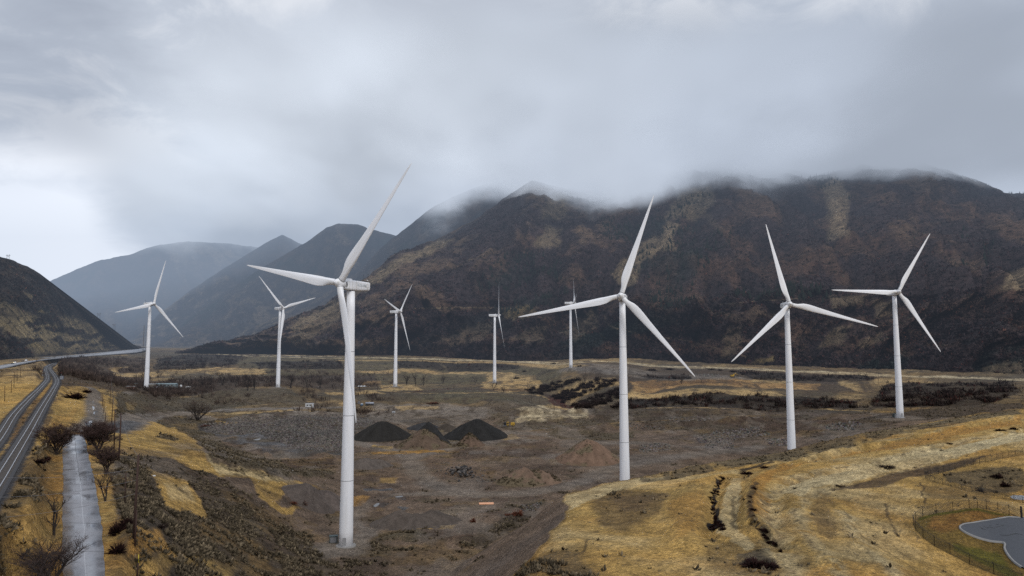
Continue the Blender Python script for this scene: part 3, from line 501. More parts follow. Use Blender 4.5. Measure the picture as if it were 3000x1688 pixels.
mp = [('tan', [(840,960),(1000,870),(1150,768),(1290,701),(1320,705),(1260,745),(1180,775),(1080,845),(960,920),(860,975)], 6, .9),('tan', [(900,940),(1000,890),(1060,880),(960,960),(880,1010),(840,1000)], 8, .7),
 ('pale', [(1795,800),(1830,760),(1875,715),(1935,690),(1955,645),(1985,655),(1975,690),(1980,730),(1930,735),(1880,770),(1860,830),(1820,845)], 8, .85), ('pale', [(2005,545),(2080,540),(2090,590),(2040,650),(2000,630),(1950,640)], 10, .7), ('pale', [(2410,551),(2450,510),(2485,560),(2485,690),(2420,704),(2430,620)], 10, .75), ('tan', [(2000,640),(2060,640),(2120,680),(2080,640),(2060,560),(2040,560)], 10, .4),
 ('tan', [(1558,720),(1600,665),(1640,670),(1640,727)], 8, .75), ('tan', [(1576,640),(1620,560),(1670,560),(1650,640)], 10, .6), ('pale', [(2930,850),(2960,800),(3100,760),(3100,850)], 8, .9), ('bare', [(1471,902),(1556,898),(1580,912),(1530,935),(1480,930)], 6, .6),
 ('tan', [(2428,870),(2537,866),(2530,895),(2440,900)], 6, .7), ('tan', [(2555,885),(2616,880),(2610,930),(2560,930)], 6, .6), ('tan', [(2404,1020),(2440,960),(2495,950),(2470,1000)], 6, .7), ('tan', [(2520,1000),(2590,970),(2580,1000),(2530,1020)], 6, .6), ('tan', [(2109,1050),(2130,960),(2176,955),(2160,1040)], 8, .5), ('tan', [(1640,970),(1700,940),(1740,900),(1750,960),(1690,1000)], 8, .5),
 ('tan', [(1500,990),(1560,960),(1600,950),(1600,1000),(1540,1010)], 8, .45), ('bare', [(2180,1075),(2260,1042),(2270,1055),(2200,1080)], 4, .8), ('tan', [(2880,1080),(2940,1060),(3000,1060),(3000,1110),(2900,1112)], 8, .6), ('tan', [(1290,1000),(1400,950),(1470,935),(1420,990),(1330,1020)], 8, .35),
 ('dark', [(1000,1010),(1480,1010),(1700,1020),(2200,1060),(2500,1085),(2900,1100),(3000,1125),(600,1060),(760,1015)], 10, .55), ('dark', [(1150,910),(1460,912),(1420,960),(1150,1000)], 16, .35), ('dark', [(1800,905),(2100,892),(2400,880),(2420,940),(2100,1000),(1850,1000)], 16, .35), ('dark', [(2650,880),(3000,870),(3000,1000),(2700,1000)], 16, .4),
 ('L', [(1213,905),(1350,901),(1500,903)], 2.2, .9), ('L', [(2105,893),(2200,883),(2290,878),(2345,874)], 1.3, .7), ('L', [(1770,920),(1775,945),(1800,962),(1860,975)], 2.5, .7), ('L', [(1930,985),(2020,1000),(2100,1022),(2200,1050)], 2, .6)]
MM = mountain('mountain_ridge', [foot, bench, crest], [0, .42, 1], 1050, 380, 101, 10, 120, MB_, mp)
HB = ((.034,.028,.028), (.066,.045,.034), (.018,.025,.022), (.19,.155,.105))
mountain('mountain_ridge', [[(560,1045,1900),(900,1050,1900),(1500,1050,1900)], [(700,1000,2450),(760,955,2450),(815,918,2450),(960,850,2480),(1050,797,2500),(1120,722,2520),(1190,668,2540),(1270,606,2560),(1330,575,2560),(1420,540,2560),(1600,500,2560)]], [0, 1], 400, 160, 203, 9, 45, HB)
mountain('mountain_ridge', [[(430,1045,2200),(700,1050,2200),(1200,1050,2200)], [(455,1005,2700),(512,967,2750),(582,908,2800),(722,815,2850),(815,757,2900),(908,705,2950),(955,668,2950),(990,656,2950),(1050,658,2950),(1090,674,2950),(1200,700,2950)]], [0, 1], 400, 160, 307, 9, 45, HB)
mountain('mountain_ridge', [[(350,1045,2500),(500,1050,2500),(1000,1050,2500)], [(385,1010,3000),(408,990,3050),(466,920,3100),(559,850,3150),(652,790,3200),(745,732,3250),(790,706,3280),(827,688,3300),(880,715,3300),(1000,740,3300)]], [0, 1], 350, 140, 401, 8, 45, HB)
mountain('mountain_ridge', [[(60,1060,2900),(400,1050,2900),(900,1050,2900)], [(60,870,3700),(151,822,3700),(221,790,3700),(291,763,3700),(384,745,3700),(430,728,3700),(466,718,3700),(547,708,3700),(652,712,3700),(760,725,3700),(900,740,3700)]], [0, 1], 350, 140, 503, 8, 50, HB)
lp = [('tan', [(60,925),(150,950),(230,975),(290,965),(345,992),(378,1014),(200,1036),(90,1030),(40,985),(0,955),(0,925)], 10, .75), ('tan', [(-60,925),(20,935),(10,960),(-60,960)], 8, .6), ('tan', [(0,880),(60,905),(120,930),(110,945),(40,925),(0,905)], 8, .55), ('tan', [(70,850),(95,870),(90,880),(72,872)], 4, .7), ('bare', [(115,905),(150,915),(140,922),(110,914)], 3, .8), ('tan', [(40,940),(90,930),(180,960),(170,1000),(90,990),(70,970)], 10, .9), ('tan', [(180,925),(260,950),(330,990),(380,1012),(300,1018),(230,1000)], 12, .9), ('bare', [(75,1005),(130,1015),(130,1026),(90,1022)], 3, .8), ('bare', [(0,940),(30,950),(50,975),(30,970)], 5, .6), ('bare', [(200,970),(260,985),(250,1000),(210,990)], 4, .5)]
for q in [(90,950,22,8),(130,945,30,10),(150,965,26,8),(105,965,16,8),(190,965,22,9),(165,995,22,9),(200,1005,26,10),(225,975,26,8),(262,985,30,9),(295,978,24,7),(310,1000,22,8),(240,1000,20,7),(320,1015,20,5),(110,1000,20,8),(60,1000,40,14),(275,1010,16,6)]:
    lp.append(('dark', [(q[0]+q[2]*math.cos(t), q[1]+q[3]*math.sin(t)) for t in np.linspace(0, 6.28, 9)[:-1]], 3, .9))
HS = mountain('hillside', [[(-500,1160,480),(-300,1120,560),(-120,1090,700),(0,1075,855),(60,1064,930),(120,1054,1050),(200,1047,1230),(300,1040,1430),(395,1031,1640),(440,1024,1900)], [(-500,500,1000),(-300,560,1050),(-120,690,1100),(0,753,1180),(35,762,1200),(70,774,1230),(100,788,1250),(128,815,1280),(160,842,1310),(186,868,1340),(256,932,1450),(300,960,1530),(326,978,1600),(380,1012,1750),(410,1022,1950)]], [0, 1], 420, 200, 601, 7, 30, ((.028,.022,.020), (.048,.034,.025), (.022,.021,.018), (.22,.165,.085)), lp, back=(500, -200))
# ------------------------------------------------------------------ conifers on the slopes (stuff)
def cones(name, pts, hs, mat, col):
    n = 5; V_, F_, C_ = [], [], []
    for (x, y, z), h in zip(pts, hs):
        b = len(V_); r = h*.22; a0 = random.random()*6
        V_.append((x, y, z+h)); C_.append(col)
        for k in range(n):
            a = a0+k*2*math.pi/n; rr = r*random.uniform(.6, 1.3); V_.append((x+rr*math.cos(a), y+rr*math.sin(a), z-1)); C_.append(col)
        F_ += [(b, b+1+k, b+1+(k+1) % n) for k in range(n)]
    return npmesh(name, V_, F_, mat, col=np.array(C_))
x, y, z, g, nb, px, py, vv, cM = MM
m = (nb > .08) & (g < .35) & (vv > .35) & (vv < .93); idx = np.argwhere(m); sel = idx[RNG.choice(len(idx), 1700)]
pts = [(x[i, j], y[i, j], z[i, j]) for i, j in sel]
idx = np.argwhere((vv > .985) & (px > 2750)); sel = idx[RNG.choice(len(idx), 70)]; pts += [(x[i, j], y[i, j], z[i, j]) for i, j in sel]
M_leaf = vcolmat('conifer_needles', [(.8, .3, 0)], 1, .3)
tag(cones('conifers', pts, RNG.uniform(5, 11, len(pts)), M_leaf, (.012, .016, .012)), kind='stuff', label='scattered dark conifers on the upper mountain slopes', cat='conifers')
# ------------------------------------------------------------------ sky, sun, cloud bank, haze
SUN_EL, SUN_AZ = math.radians(48), math.radians(150)
W = bpy.data.worlds.new('World'); S.world = W; W.use_nodes = True; nt = W.node_tree; N, L = nt.nodes, nt.links; N.clear()
wo = N.new('ShaderNodeOutputWorld'); sky = N.new('ShaderNodeTexSky'); sky.sky_type = 'NISHITA'; sky.sun_disc = False; sky.sun_elevation = SUN_EL; sky.sun_rotation = SUN_AZ; sky.air_density = 2; sky.dust_density = 4
bg1 = N.new('ShaderNodeBackground'); bg1.inputs['Strength'].default_value = .05; L.new(sky.outputs[0], bg1.inputs['Color'])
tc = N.new('ShaderNodeTexCoord'); sx = N.new('ShaderNodeSeparateXYZ'); L.new(tc.outputs['Generated'], sx.inputs[0])
def math_(op, a, b=None, clamp=False):
    n = N.new('ShaderNodeMath'); n.operation = op; n.use_clamp = clamp
    for i, q in enumerate([a, b]):
        if q is None: continue
        if isinstance(q, (int, float)): n.inputs[i].default_value = q
        else: L.new(q, n.inputs[i])
    return n.outputs[0]
# project the view direction on a flat cloud deck so that the clouds stretch towards the horizon
dz = math_('ADD', math_('MAXIMUM', sx.outputs[2], 0.0), .22); u = math_('DIVIDE', sx.outputs[0], dz); v = math_('DIVIDE', sx.outputs[1], dz)
cb = N.new('ShaderNodeCombineXYZ'); L.new(u, cb.inputs[0]); L.new(v, cb.inputs[1])
def noise(scale, det, rough, vec, off, dist=0):
    mp_ = N.new('ShaderNodeMapping'); mp_.inputs['Location'].default_value = off; L.new(vec, mp_.inputs['Vector'])
    n = N.new('ShaderNodeTexNoise'); n.inputs['Scale'].default_value = scale; n.inputs['Detail'].default_value = det; n.inputs['Roughness'].default_value = rough; n.inputs['Distortion'].default_value = dist
    L.new(mp_.outputs[0], n.inputs['Vector']); return n.outputs['Fac']
n_big = noise(1.3, 5, .5, cb.outputs[0], (1.3, 4.2, 0), .5); n_small = noise(3.6, 7, .6, cb.outputs[0], (7.1, 2.2, 3), .5)
t = math_('ADD', math_('MULTIPLY', n_big, .52), math_('MULTIPLY', n_small, .48))
cr = N.new('ShaderNodeValToRGB'); L.new(t, cr.inputs['Fac'])
E_ = cr.color_ramp.elements; E_[0].position = .40; E_[0].color = (.41, .45, .535, 1); E_[1].position = .58; E_[1].color = (.90, .92, .965, 1)
e = cr.color_ramp.elements.new(.5); e.color = (.55, .60, .69, 1)
# directional brightening: bright gap low on the left, bright upper middle
def dirglow(az, el, lo, hi):
    d = (math.sin(math.radians(az))*math.cos(math.radians(el)), math.cos(math.radians(az))*math.cos(math.radians(el)), math.sin(math.radians(el)))
    n = N.new('ShaderNodeVectorMath'); n.operation = 'DOT_PRODUCT'; L.new(tc.outputs['Generated'], n.inputs[0]); n.inputs[1].default_value = d
    mr = N.new('ShaderNodeMapRange'); mr.interpolation_type = 'SMOOTHERSTEP'; mr.inputs['From Min'].default_value = math.cos(math.radians(lo)); mr.inputs['From Max'].default_value = math.cos(math.radians(hi)); L.new(n.outputs['Value'], mr.inputs['Value']); return mr.outputs['Result']
def mixc(fac, a, b):
    m = N.new('ShaderNodeMix'); m.data_type = 'RGBA'
    L.new(fac, m.inputs['Factor'])
    for k, q in (('A', a), ('B', b)):
        if isinstance(q, tuple): m.inputs[k].default_value = (*q, 1)
        else: L.new(q, m.inputs[k])
    return m.outputs['Result']
glow = math_('MULTIPLY', dirglow(-37, 3.5, 13, 4), math_('ADD', .62, n_small)); col = mixc(math_('MULTIPLY', glow, 1.0, True), cr.outputs[0], (1.9, 1.92, 1.98))
g2_ = math_('MULTIPLY', dirglow(-8, 25, 26, 4), .3); col = mixc(g2_, col, (.80, .83, .90))
g3_ = math_('MULTIPLY', dirglow(-38, 20, 11, 3), .5); col = mixc(g3_, col, (.41, .445, .52))
g4_ = math_('MULTIPLY', dirglow(16, 11, 18, 4), .35); col = mixc(g4_, col, (.50, .535, .61))
bg2 = N.new('ShaderNodeBackground'); L.new(col, bg2.inputs['Color']); bg2.inputs['Strength'].default_value = 1.0
mx = N.new('ShaderNodeMixShader'); mx.inputs[0].default_value = .94; L.new(bg1.outputs[0], mx.inputs[1]); L.new(bg2.outputs[0], mx.inputs[2]); L.new(mx.outputs[0], wo.inputs['Surface'])
sun = bpy.data.lights.new('sun', 'SUN'); sun.energy = 1.45; sun.angle = math.radians(14); sun.color = (1, .97, .92)
so = link(bpy.data.objects.new('sun', sun)); so.rotation_euler = Vector((-math.sin(SUN_AZ)*math.cos(SUN_EL), -math.cos(SUN_AZ)*math.cos(SUN_EL), -math.sin(SUN_EL))).to_track_quat('-Z', 'Y').to_euler()
def volbox(name, lo, hi, build):
    b = MB(); b.box([(a+c)/2 for a, c in zip(lo, hi)], [c-a for a, c in zip(lo, hi)])
    m = bpy.data.materials.new(name); m.use_nodes = True; nt_ = m.node_tree; nt_.nodes.clear(); build(nt_, m)
    return tag(b.build(name, m), kind='structure')
def haze(nt_, m):
    o = nt_.nodes.new('ShaderNodeOutputMaterial'); ab = nt_.nodes.new('ShaderNodeVolumeAbsorption'); em = nt_.nodes.new('ShaderNodeEmission'); ad = nt_.nodes.new('ShaderNodeAddShader')
    s = 1/9500.; ab.inputs['Color'].default_value = (0, 0, 0, 1); ab.inputs['Density'].default_value = s; em.inputs['Color'].default_value = (.34, .43, .58, 1); em.inputs['Strength'].default_value = s
    nt_.links.new(ab.outputs[0], ad.inputs[0]); nt_.links.new(em.outputs[0], ad.inputs[1]); nt_.links.new(ad.outputs[0], o.inputs['Volume'])
def mist(nt_, m):
    haze(nt_, m)
    for n in nt_.nodes:
        if n.type == 'VOLUME_ABSORPTION': n.inputs['Density'].default_value = 1/1100.
        if n.type == 'EMISSION': n.inputs['Strength'].default_value = 1/1100.; n.inputs['Color'].default_value = (.42, .50, .63, 1)
def cloud(nt_, m):
    N, L = nt_.nodes, nt_.links
    o = N.new('ShaderNodeOutputMaterial'); ab = N.new('ShaderNodeVolumeAbsorption'); em = N.new('ShaderNodeEmission'); ad = N.new('ShaderNodeAddShader')
    g = N.new('ShaderNodeNewGeometry'); sp = N.new('ShaderNodeSeparateXYZ'); L.new(g.outputs['Position'], sp.inputs[0])
    mp_ = N.new('ShaderNodeMapping'); mp_.inputs['Scale'].default_value = (1/300., 1/420., 1/190.); L.new(g.outputs['Position'], mp_.inputs['Vector'])
    nz = N.new('ShaderNodeTexNoise'); nz.inputs['Scale'].default_value = 1; nz.inputs['Detail'].default_value = 4.5; nz.inputs['Roughness'].default_value = .58; L.new(mp_.outputs[0], nz.inputs['Vector'])
    def M(op, a, b=None, cl=False):
        n = N.new('ShaderNodeMath'); n.operation = op; n.use_clamp = cl
        for i, q in enumerate([a, b]):
            if q is None: continue
            if isinstance(q, (int, float)): n.inputs[i].default_value = q
            else: L.new(q, n.inputs[i])
        return n.outputs[0]
    zz = M('ADD', sp.outputs[2], M('MULTIPLY', M('SUBTRACT', nz.outputs['Fac'], .47), 500.0)); lo_ = N.new('ShaderNodeMapRange'); lo_.interpolation_type = 'SMOOTHSTEP'; lo_.inputs['From Min'].default_value = 300; lo_.inputs['From Max'].default_value = -600; lo_.inputs['To Max'].default_value = -88; L.new(sp.outputs[0], lo_.inputs['Value']); zz = M('ADD', zz, lo_.outputs['Result']); kk = M('SUBTRACT', 1.0, M('MULTIPLY', M('ABSOLUTE', M('SUBTRACT', M('DIVIDE', sp.outputs[0], sp.outputs[1]), .16)), 8.5), True); zz = M('ADD', zz, M('MULTIPLY', kk, 95.0))
    mr = N.new('ShaderNodeMapRange'); mr.interpolation_type = 'SMOOTHSTEP'; mr.inputs['From Min'].default_value = 462; mr.inputs['From Max'].default_value = 715; L.new(zz, mr.inputs['Value'])
    dn = M('MULTIPLY', M('POWER', mr.outputs['Result'], 1.4), .02)
    # thins out towards the top, front and back of the bank
    tp = N.new('ShaderNodeMapRange'); tp.interpolation_type = 'SMOOTHSTEP'; tp.inputs['From Min'].default_value = 900; tp.inputs['From Max'].default_value = 620; L.new(sp.outputs[2], tp.inputs['Value'])
    fr = N.new('ShaderNodeMapRange'); fr.interpolation_type = 'SMOOTHSTEP'; fr.inputs['From Min'].default_value = 1250; fr.inputs['From Max'].default_value = 1600; L.new(sp.outputs[1], fr.inputs['Value'])
    lf = N.new('ShaderNodeMapRange'); lf.interpolation_type = 'SMOOTHSTEP'; lf.inputs['From Min'].default_value = -150; lf.inputs['From Max'].default_value = 950; L.new(M('ADD', sp.outputs[0], M('MULTIPLY', sp.outputs[1], .60)), lf.inputs['Value'])
    dn = M('MULTIPLY', M('MULTIPLY', M('MULTIPLY', dn, tp.outputs['Result']), fr.outputs['Result']), lf.outputs['Result'])
    bx = N.new('ShaderNodeMapRange'); bx.interpolation_type = 'SMOOTHSTEP'; bx.inputs['From Min'].default_value = 1700; bx.inputs['From Max'].default_value = 100; L.new(M('ADD', sp.outputs[0], M('MULTIPLY', sp.outputs[1], .60)), bx.inputs['Value'])
    cm = N.new('ShaderNodeMix'); cm.data_type = 'RGBA'; L.new(bx.outputs['Result'], cm.inputs['Factor']); cm.inputs['A'].default_value = (.44, .49, .575, 1); cm.inputs['B'].default_value = (.64, .69, .76, 1)
    mp2 = N.new('ShaderNodeMapping'); mp2.inputs['Scale'].default_value = (1/700., 1/1100., 1/330.); L.new(g.outputs['Position'], mp2.inputs['Vector']); nz2 = N.new('ShaderNodeTexNoise'); nz2.inputs['Scale'].default_value = 1; nz2.inputs['Detail'].default_value = 3; L.new(mp2.outputs[0], nz2.inputs['Vector'])
    vr = N.new('ShaderNodeMapRange'); vr.inputs['From Min'].default_value = .35; vr.inputs['From Max'].default_value = .65; vr.inputs['To Min'].default_value = .84; vr.inputs['To Max'].default_value = 1.42; L.new(nz2.outputs['Fac'], vr.inputs['Value'])
    vs_ = N.new('ShaderNodeVectorMath'); vs_.operation = 'SCALE'; L.new(cm.outputs['Result'], vs_.inputs[0]); L.new(vr.outputs['Result'], vs_.inputs['Scale']); L.new(vs_.outputs[0], em.inputs['Color'])
    ab.inputs['Color'].default_value = (0, 0, 0, 1); L.new(dn, ab.inputs['Density']); L.new(dn, em.inputs['Strength'])
    L.new(ab.outputs[0], ad.inputs[0]); L.new(em.outputs[0], ad.inputs[1]); L.new(ad.outputs[0], o.inputs['Volume'])
    m.cycles.volume_step_rate = 1.0
volbox('haze', (-5500, 560, -80), (5500, 5200, 900), haze)
def mist2(nt_, m):
    haze(nt_, m)
    for n in nt_.nodes:
        if n.type == 'VOLUME_ABSORPTION': n.inputs['Density'].default_value = 1/6500.
        if n.type == 'EMISSION': n.inputs['Strength'].default_value = 1/6500.; n.inputs['Color'].default_value = (.24, .31, .41, 1)
volbox('valley_mist', (-4200, 1960, -60), (-215, 3019, 899), mist2)
volbox('mist', (-3600, 3020, -60), (-900, 3420, 899), mist)
volbox('cloud_bank', (-2700, 1250, 290), (3600, 4100, 965), cloud)
# ------------------------------------------------------------------ camera
cam = bpy.data.cameras.new('camera'); cam.lens = 24; cam.sensor_width = 36; cam.clip_end = 20000; cam.clip_start = .5
co = link(bpy.data.objects.new('camera', cam)); co.location = (0, 0, CZ); co.rotation_euler = (math.pi/2+TH, 0, 0); S.camera = co
S.view_settings.view_transform = 'Standard'; S.view_settings.look = 'None'; S.view_settings.exposure = 0
S.cycles.max_bounces = 5; S.cycles.diffuse_bounces = 2; S.cycles.glossy_bounces = 2; S.cycles.transparent_max_bounces = 12; S.cycles.volume_bounces = 0; S.cycles.volume_max_steps = 64; S.cycles.use_denoising = False; S.cycles.sample_clamp_indirect = 4
# ------------------------------------------------------------------ wind turbines
def white_paint(name, grime=.25, warm=(.62, .60, .55)):
    m, nt, N, L, B = newmat(name); tc = N.new('ShaderNodeTexCoord')
    mp_ = N.new('ShaderNodeMapping'); mp_.inputs['Scale'].default_value = (1.5, 1.5, .08); L.new(tc.outputs['Object'], mp_.inputs['Vector'])
    nz = N.new('ShaderNodeTexNoise'); nz.inputs['Scale'].default_value = 1; nz.inputs['Detail'].default_value = 6; L.new(mp_.outputs[0], nz.inputs['Vector'])
    mr = N.new('ShaderNodeMapRange'); mr.inputs['From Min'].default_value = .42; mr.inputs['From Max'].default_value = .8; mr.inputs['To Max'].default_value = grime*2; L.new(nz.outputs['Fac'], mr.inputs['Value'])
    mx = N.new('ShaderNodeMix'); mx.data_type = 'RGBA'; L.new(mr.outputs['Result'], mx.inputs['Factor']); mx.inputs['A'].default_value = (.87, .88, .92, 1); mx.inputs['B'].default_value = (*warm, 1)
    L.new(mx.outputs['Result'], B.inputs['Base Color']); B.inputs['Roughness'].default_value = .42; B.inputs['Specular IOR Level'].default_value = .4
    return m
M_tower = white_paint('tower_paint', .24, (.66, .65, .64)); M_blade = white_paint('blade_paint', .3, (.55, .52, .46)); M_nac = white_paint('nacelle_paint', .5, (.50, .48, .43))
M_seam = plain('seam_paint', (.30, .30, .31), .6); M_conc = plain('concrete', (.22, .21, .20), .85, scale=.8, bump=.02); M_dark = plain('dark_rubber', (.02, .02, .022), .6); M_steel = plain('galvanised_steel', (.30, .31, .33), .45, .6); M_cab = plain('grey_green_cabinet', (.045, .065, .065), .55)
M_grime = plain('grime', (.30, .26, .20), .8)
HT, OFFH, RB, TILT, CONE = 79.0, 4.8, 43.8, math.radians(5), .06
def blade_mesh():
    "blade along +Z from the hub centre, rotor axis +X (upwind), chord along Y"
    st = [0.9,1.6,2.6,3.6,4.8,6.2,7.8,9.5,12,15,19,23,27,31,35,38.5,41,42.8,43.6,43.8]
    ch = [1.95,1.95,1.95,2.05,2.45,2.95,3.25,3.3,3.1,2.75,2.35,2.0,1.7,1.4,1.12,.88,.66,.42,.2,.05]
    th = [1,1,1,.93,.74,.55,.42,.34,.28,.25,.22,.2,.19,.18,.17,.17,.17,.18,.2,.3]
    tw = [18,18,18,18,17,15.5,14,12,9.5,7.2,5,3.3,2,1,.3,0,-.3,-.5,-.5,-.5]
    n = 20; vs = []; fs = []
    for r, c, t, a in zip(st, ch, th, tw):
        a = math.radians(a+3); k = min(1, max(0, (t-.55)/.45))  # circular blend near the root
        for q in range(n):
            p = 2*math.pi*q/n; ex = math.cos(p); ey = math.sin(p)
            yc = ex*.5+(.18)*(1-k); tt = t*.5*ey
            if k < 1:  # aerofoil: blunt leading edge, thin trailing edge
                s_ = (1-ex)/2                  # 0 at trailing edge .. 1
                tt = t*.5*ey*(k+(1-k)*(.25+.95*s_**.7))
            X = c*tt; Y = c*yc*(-1)
            x2 = X*math.cos(a)-Y*math.sin(a); y2 = X*math.sin(a)+Y*math.cos(a)
            vs.append((x2+CONE*r+.0006*r*r*0, y2, r))
    for i in range(len(st)-1):
        for q in range(n): fs.append((i*n+q, i*n+(q+1) % n, (i+1)*n+(q+1) % n, (i+1)*n+q))
    fs.append(tuple(range((len(st)-1)*n, len(st)*n)))
    b = MB(); b.add(vs, fs, True); return b
def build_turbine():
    root = empty('wind_turbine', (0, 0, 0))
    prof = [(2.12-.9*(max(h, 0)/77)**1.05, h) for h in np.linspace(-1.5, 77.2, 14)]
    tw = MB().lathe(prof, n=40).build('tower', M_tower, root)
    for h in (19.5, 39, 58.5):
        r = 2.12-.9*(h/77)**1.05
        MB().lathe([(r+.012, h-.09), (r+.03, h-.05), (r+.03, h+.05), (r+.012, h+.09)], n=40).build('seam', M_seam, tw)
    b = MB().box((0, -2.13, 1.9), (1.0, .16, 2.2)); b.build('door', M_seam, tw, .03)
    MB().lathe([(3.0, -1.2), (3.0, .22), (2.85, .3), (0.01, .3)], n=40).build('plinth', M_conc, root)
    # nacelle along local -X (tail), hub at +X; built around the yaw axis at z=79
    sec = [(-7.1, 1.05, .95, .35), (-6.9, 1.32, 1.25, .15), (-6.4, 1.45, 1.38, .08), (-3, 1.62, 1.55, 0), (0, 1.66, 1.6, 0), (2.1, 1.56, 1.55, 0), (2.9, 1.4, 1.42, 0), (3.3, 1.28, 1.3, 0)]
    vs = []; n = 28
    for x_, w, h, dz_ in sec:
        for q in range(n):
            a = 2*math.pi*q/n; c, s_ = math.cos(a), math.sin(a); e_ = .38
            vs.append((x_, w*math.copysign(abs(c)**e_, c), dz_+h*math.copysign(abs(s_)**e_, s_)))
    fs = [(i*n+q, i*n+(q+1) % n, (i+1)*n+(q+1) % n, (i+1)*n+q) for i in range(len(sec)-1) for q in range(n)]+[tuple(range(n-1, -1, -1)), tuple(range((len(sec)-1)*n, len(sec)*n))]
    b = MB(); b.add(vs, fs, True); nac = b.build('nacelle', M_nac, root)
    nac.location = (0, 0, HT); 
    for p_ in nac.data.polygons: p_.use_smooth = len(p_.vertices) == 4
    b = MB(); b.box((.9, 0, 1.82), (1.9, 1.5, .55), taper=.75); b.build('roof_hatch', M_nac, nac, .15)
    b = MB(); b.box((-5.4, 0, 1.62), (1.5, 1.7, .28)); b.tube([(-6.3, .5, 1.7), (-6.75, .5, 4.0)], .035, 6); b.tube([(-5.3, -.4, 1.7), (-5.75, -.4, 4.0)], .035, 6); b.tube([(-6.8, .0, 2.1), (-7.4, 0, 2.5)], .06, 6); b.box((-6.75, .5, 4.0), (.4, .1, .12)); b.tube([(-4.9, .4, 1.8), (-4.4, .5, 2.5)], .03, 6)
    b.build('weather_mast', M_dark, nac)
    b = MB(); b.box((-6.9, 0, 2.2), (.35, .35, .25)); b.build('beacon_light', M_tower, nac, .05)
    for s_ in (-1, 1):
        cu = bpy.data.curves.new('lettering', 'FONT'); cu.body = 'SUZLON'; cu.size = 1.0; cu.align_x = 'CENTER'; cu.align_y = 'CENTER'; cu.extrude = .01
        t_ = bpy.data.objects.new('lettering', cu); COL.objects.link(t_); bpy.context.view_layer.update()
        me = bpy.data.meshes.new_from_object(t_); COL.objects.unlink(t_); bpy.data.objects.remove(t_)
        me.materials.clear(); me.materials.append(M_let); t2 = link(bpy.data.objects.new('lettering', me), nac)
        t2.location = (-3.1, s_*1.635, .1); t2.rotation_euler = (math.pi/2, 0, 0 if s_ < 0 else math.pi)
    b = MB(); b.box((-7.2, 1.0, .3), (.5, .9, .05)); 
    b = MB()
    for s_ in (-1, 1):
        b.tube([(3.0, s_*1.36, 1.0), (0, s_*1.62, 1.0), (-4, s_*1.57, .8), (-6.6, s_*1.40, .5)], .03, 5); b.tube([(-6.6, s_*1.41, -.1), (-5.5, s_*1.5, -.35), (-4.4, s_*1.55, -.4)], .03, 5)
    b.build('panel_gap', M_grime, nac)
    MB().lathe([(1.55, 2.9), (1.62, 3.05), (1.55, 3.2)], n=28, axis='X').build('collar', M_dark, nac)
    # rotor: hub with three blades, tilted 5 degrees; phase is set per machine
    hub = MB().lathe([(.0, OFFH+2.3), (.35, OFFH+2.15), (.75, OFFH+1.75), (1.1, OFFH+1.2), (1.38, OFFH+.6), (1.5, OFFH), (1.48, OFFH-.6), (1.4, OFFH-1.2), (1.3, OFFH-1.5)], n=28, axis='X')
    hub.v = [(x_-OFFH, y_, z_) for x_, y_, z_ in hub.v]
    h = hub.build('hub', M_nac, root)
    for k in range(3):
        bl = bm0.build('blade', M_blade, root) if k == 0 else link(bl0.copy(), root)
        if k == 0: bl0 = bl
        rt = MB().lathe([(1.02, 1.25), (1.1, 1.3), (1.1, 1.5), (1.02, 1.55)], n=24).build('root_collar', M_seam, bl) if k == 0 else link(rt0.copy(), bl)
        if k == 0: rt0 = rt
    return root
M_let = plain('letter_paint', (.26, .32, .34), .6)
bm0 = blade_mesh()
T0 = build_turbine()
TB = [((-50.2,212.2,.4),-123.1,40.5,'largest white turbine, standing on the quarry floor with one blade hanging over its tower'),
 ((-339,638.5,20.2),-21.8,16.1,'leftmost white turbine, its top blade fading into the mist of the canyon'),
 ((-234.9,691,18.5),-29.2,-47,'second white turbine from left, two blades raised in a V'),
 ((-123.5,728.3,16.3),-15.6,-76.3,'small white turbine just right of the largest one, blades spread beside a side-on nacelle'),
 ((-20.6,814.3,17.6),3.1,88.3,'white turbine seen edge-on beside a small bare tree, nearest the centre of the valley'),
 ((72.2,842.3,34.0),-4.1,40.8,'farthest small white turbine, partly hidden behind the long blade of a nearer one'),
 ((46.2,285.3,1.3),-105.6,18.7,'tall white turbine standing behind the grassy lip, facing the camera with blades wide apart'),
 ((145,359.7,2.5),-95.3,-133.7,'white turbine second from right, its foot cut off by the yellow grass slope'),
 ((245.3,436.8,15.6),-89.6,31.1,'rightmost white turbine with one blade level, beside a small dark cabinet')]
def pose(t, loc, yaw, ph):
    t.location = loc; yw = math.radians(yaw)
    for c in t.children:
        n = c.name.split('.')[0]
        if n == 'nacelle': c.matrix_local = Matrix.Translation((0, 0, HT)) @ Matrix.Rotation(yw, 4, 'Z')
    # rotor frame
    a = Vector((math.cos(yw)*math.cos(TILT), math.sin(yw)*math.cos(TILT), math.sin(TILT))); s_ = Vector((-math.sin(yw), math.cos(yw), 0)); u_ = a.cross(s_)
    bl = [c for c in t.children if c.name.startswith('blade')]
    for k, c in enumerate(bl):
        f = math.radians(ph)+k*2*math.pi/3; zd = u_*math.cos(f)+s_*math.sin(f); yd = zd.cross(a)
        M4 = Matrix((( a.x, yd.x, zd.x, a.x*OFFH), (a.y, yd.y, zd.y, a.y*OFFH), (a.z, yd.z, zd.z, HT+a.z*OFFH), (0, 0, 0, 1))); c.matrix_local = M4
    for c in t.children:
        if c.name.startswith('hub'):
            c.matrix_local = Matrix(((a.x, s_.x, u_.x, a.x*OFFH), (a.y, s_.y, u_.y, a.y*OFFH), (a.z, s_.z, u_.z, HT+a.z*OFFH), (0, 0, 0, 1)))
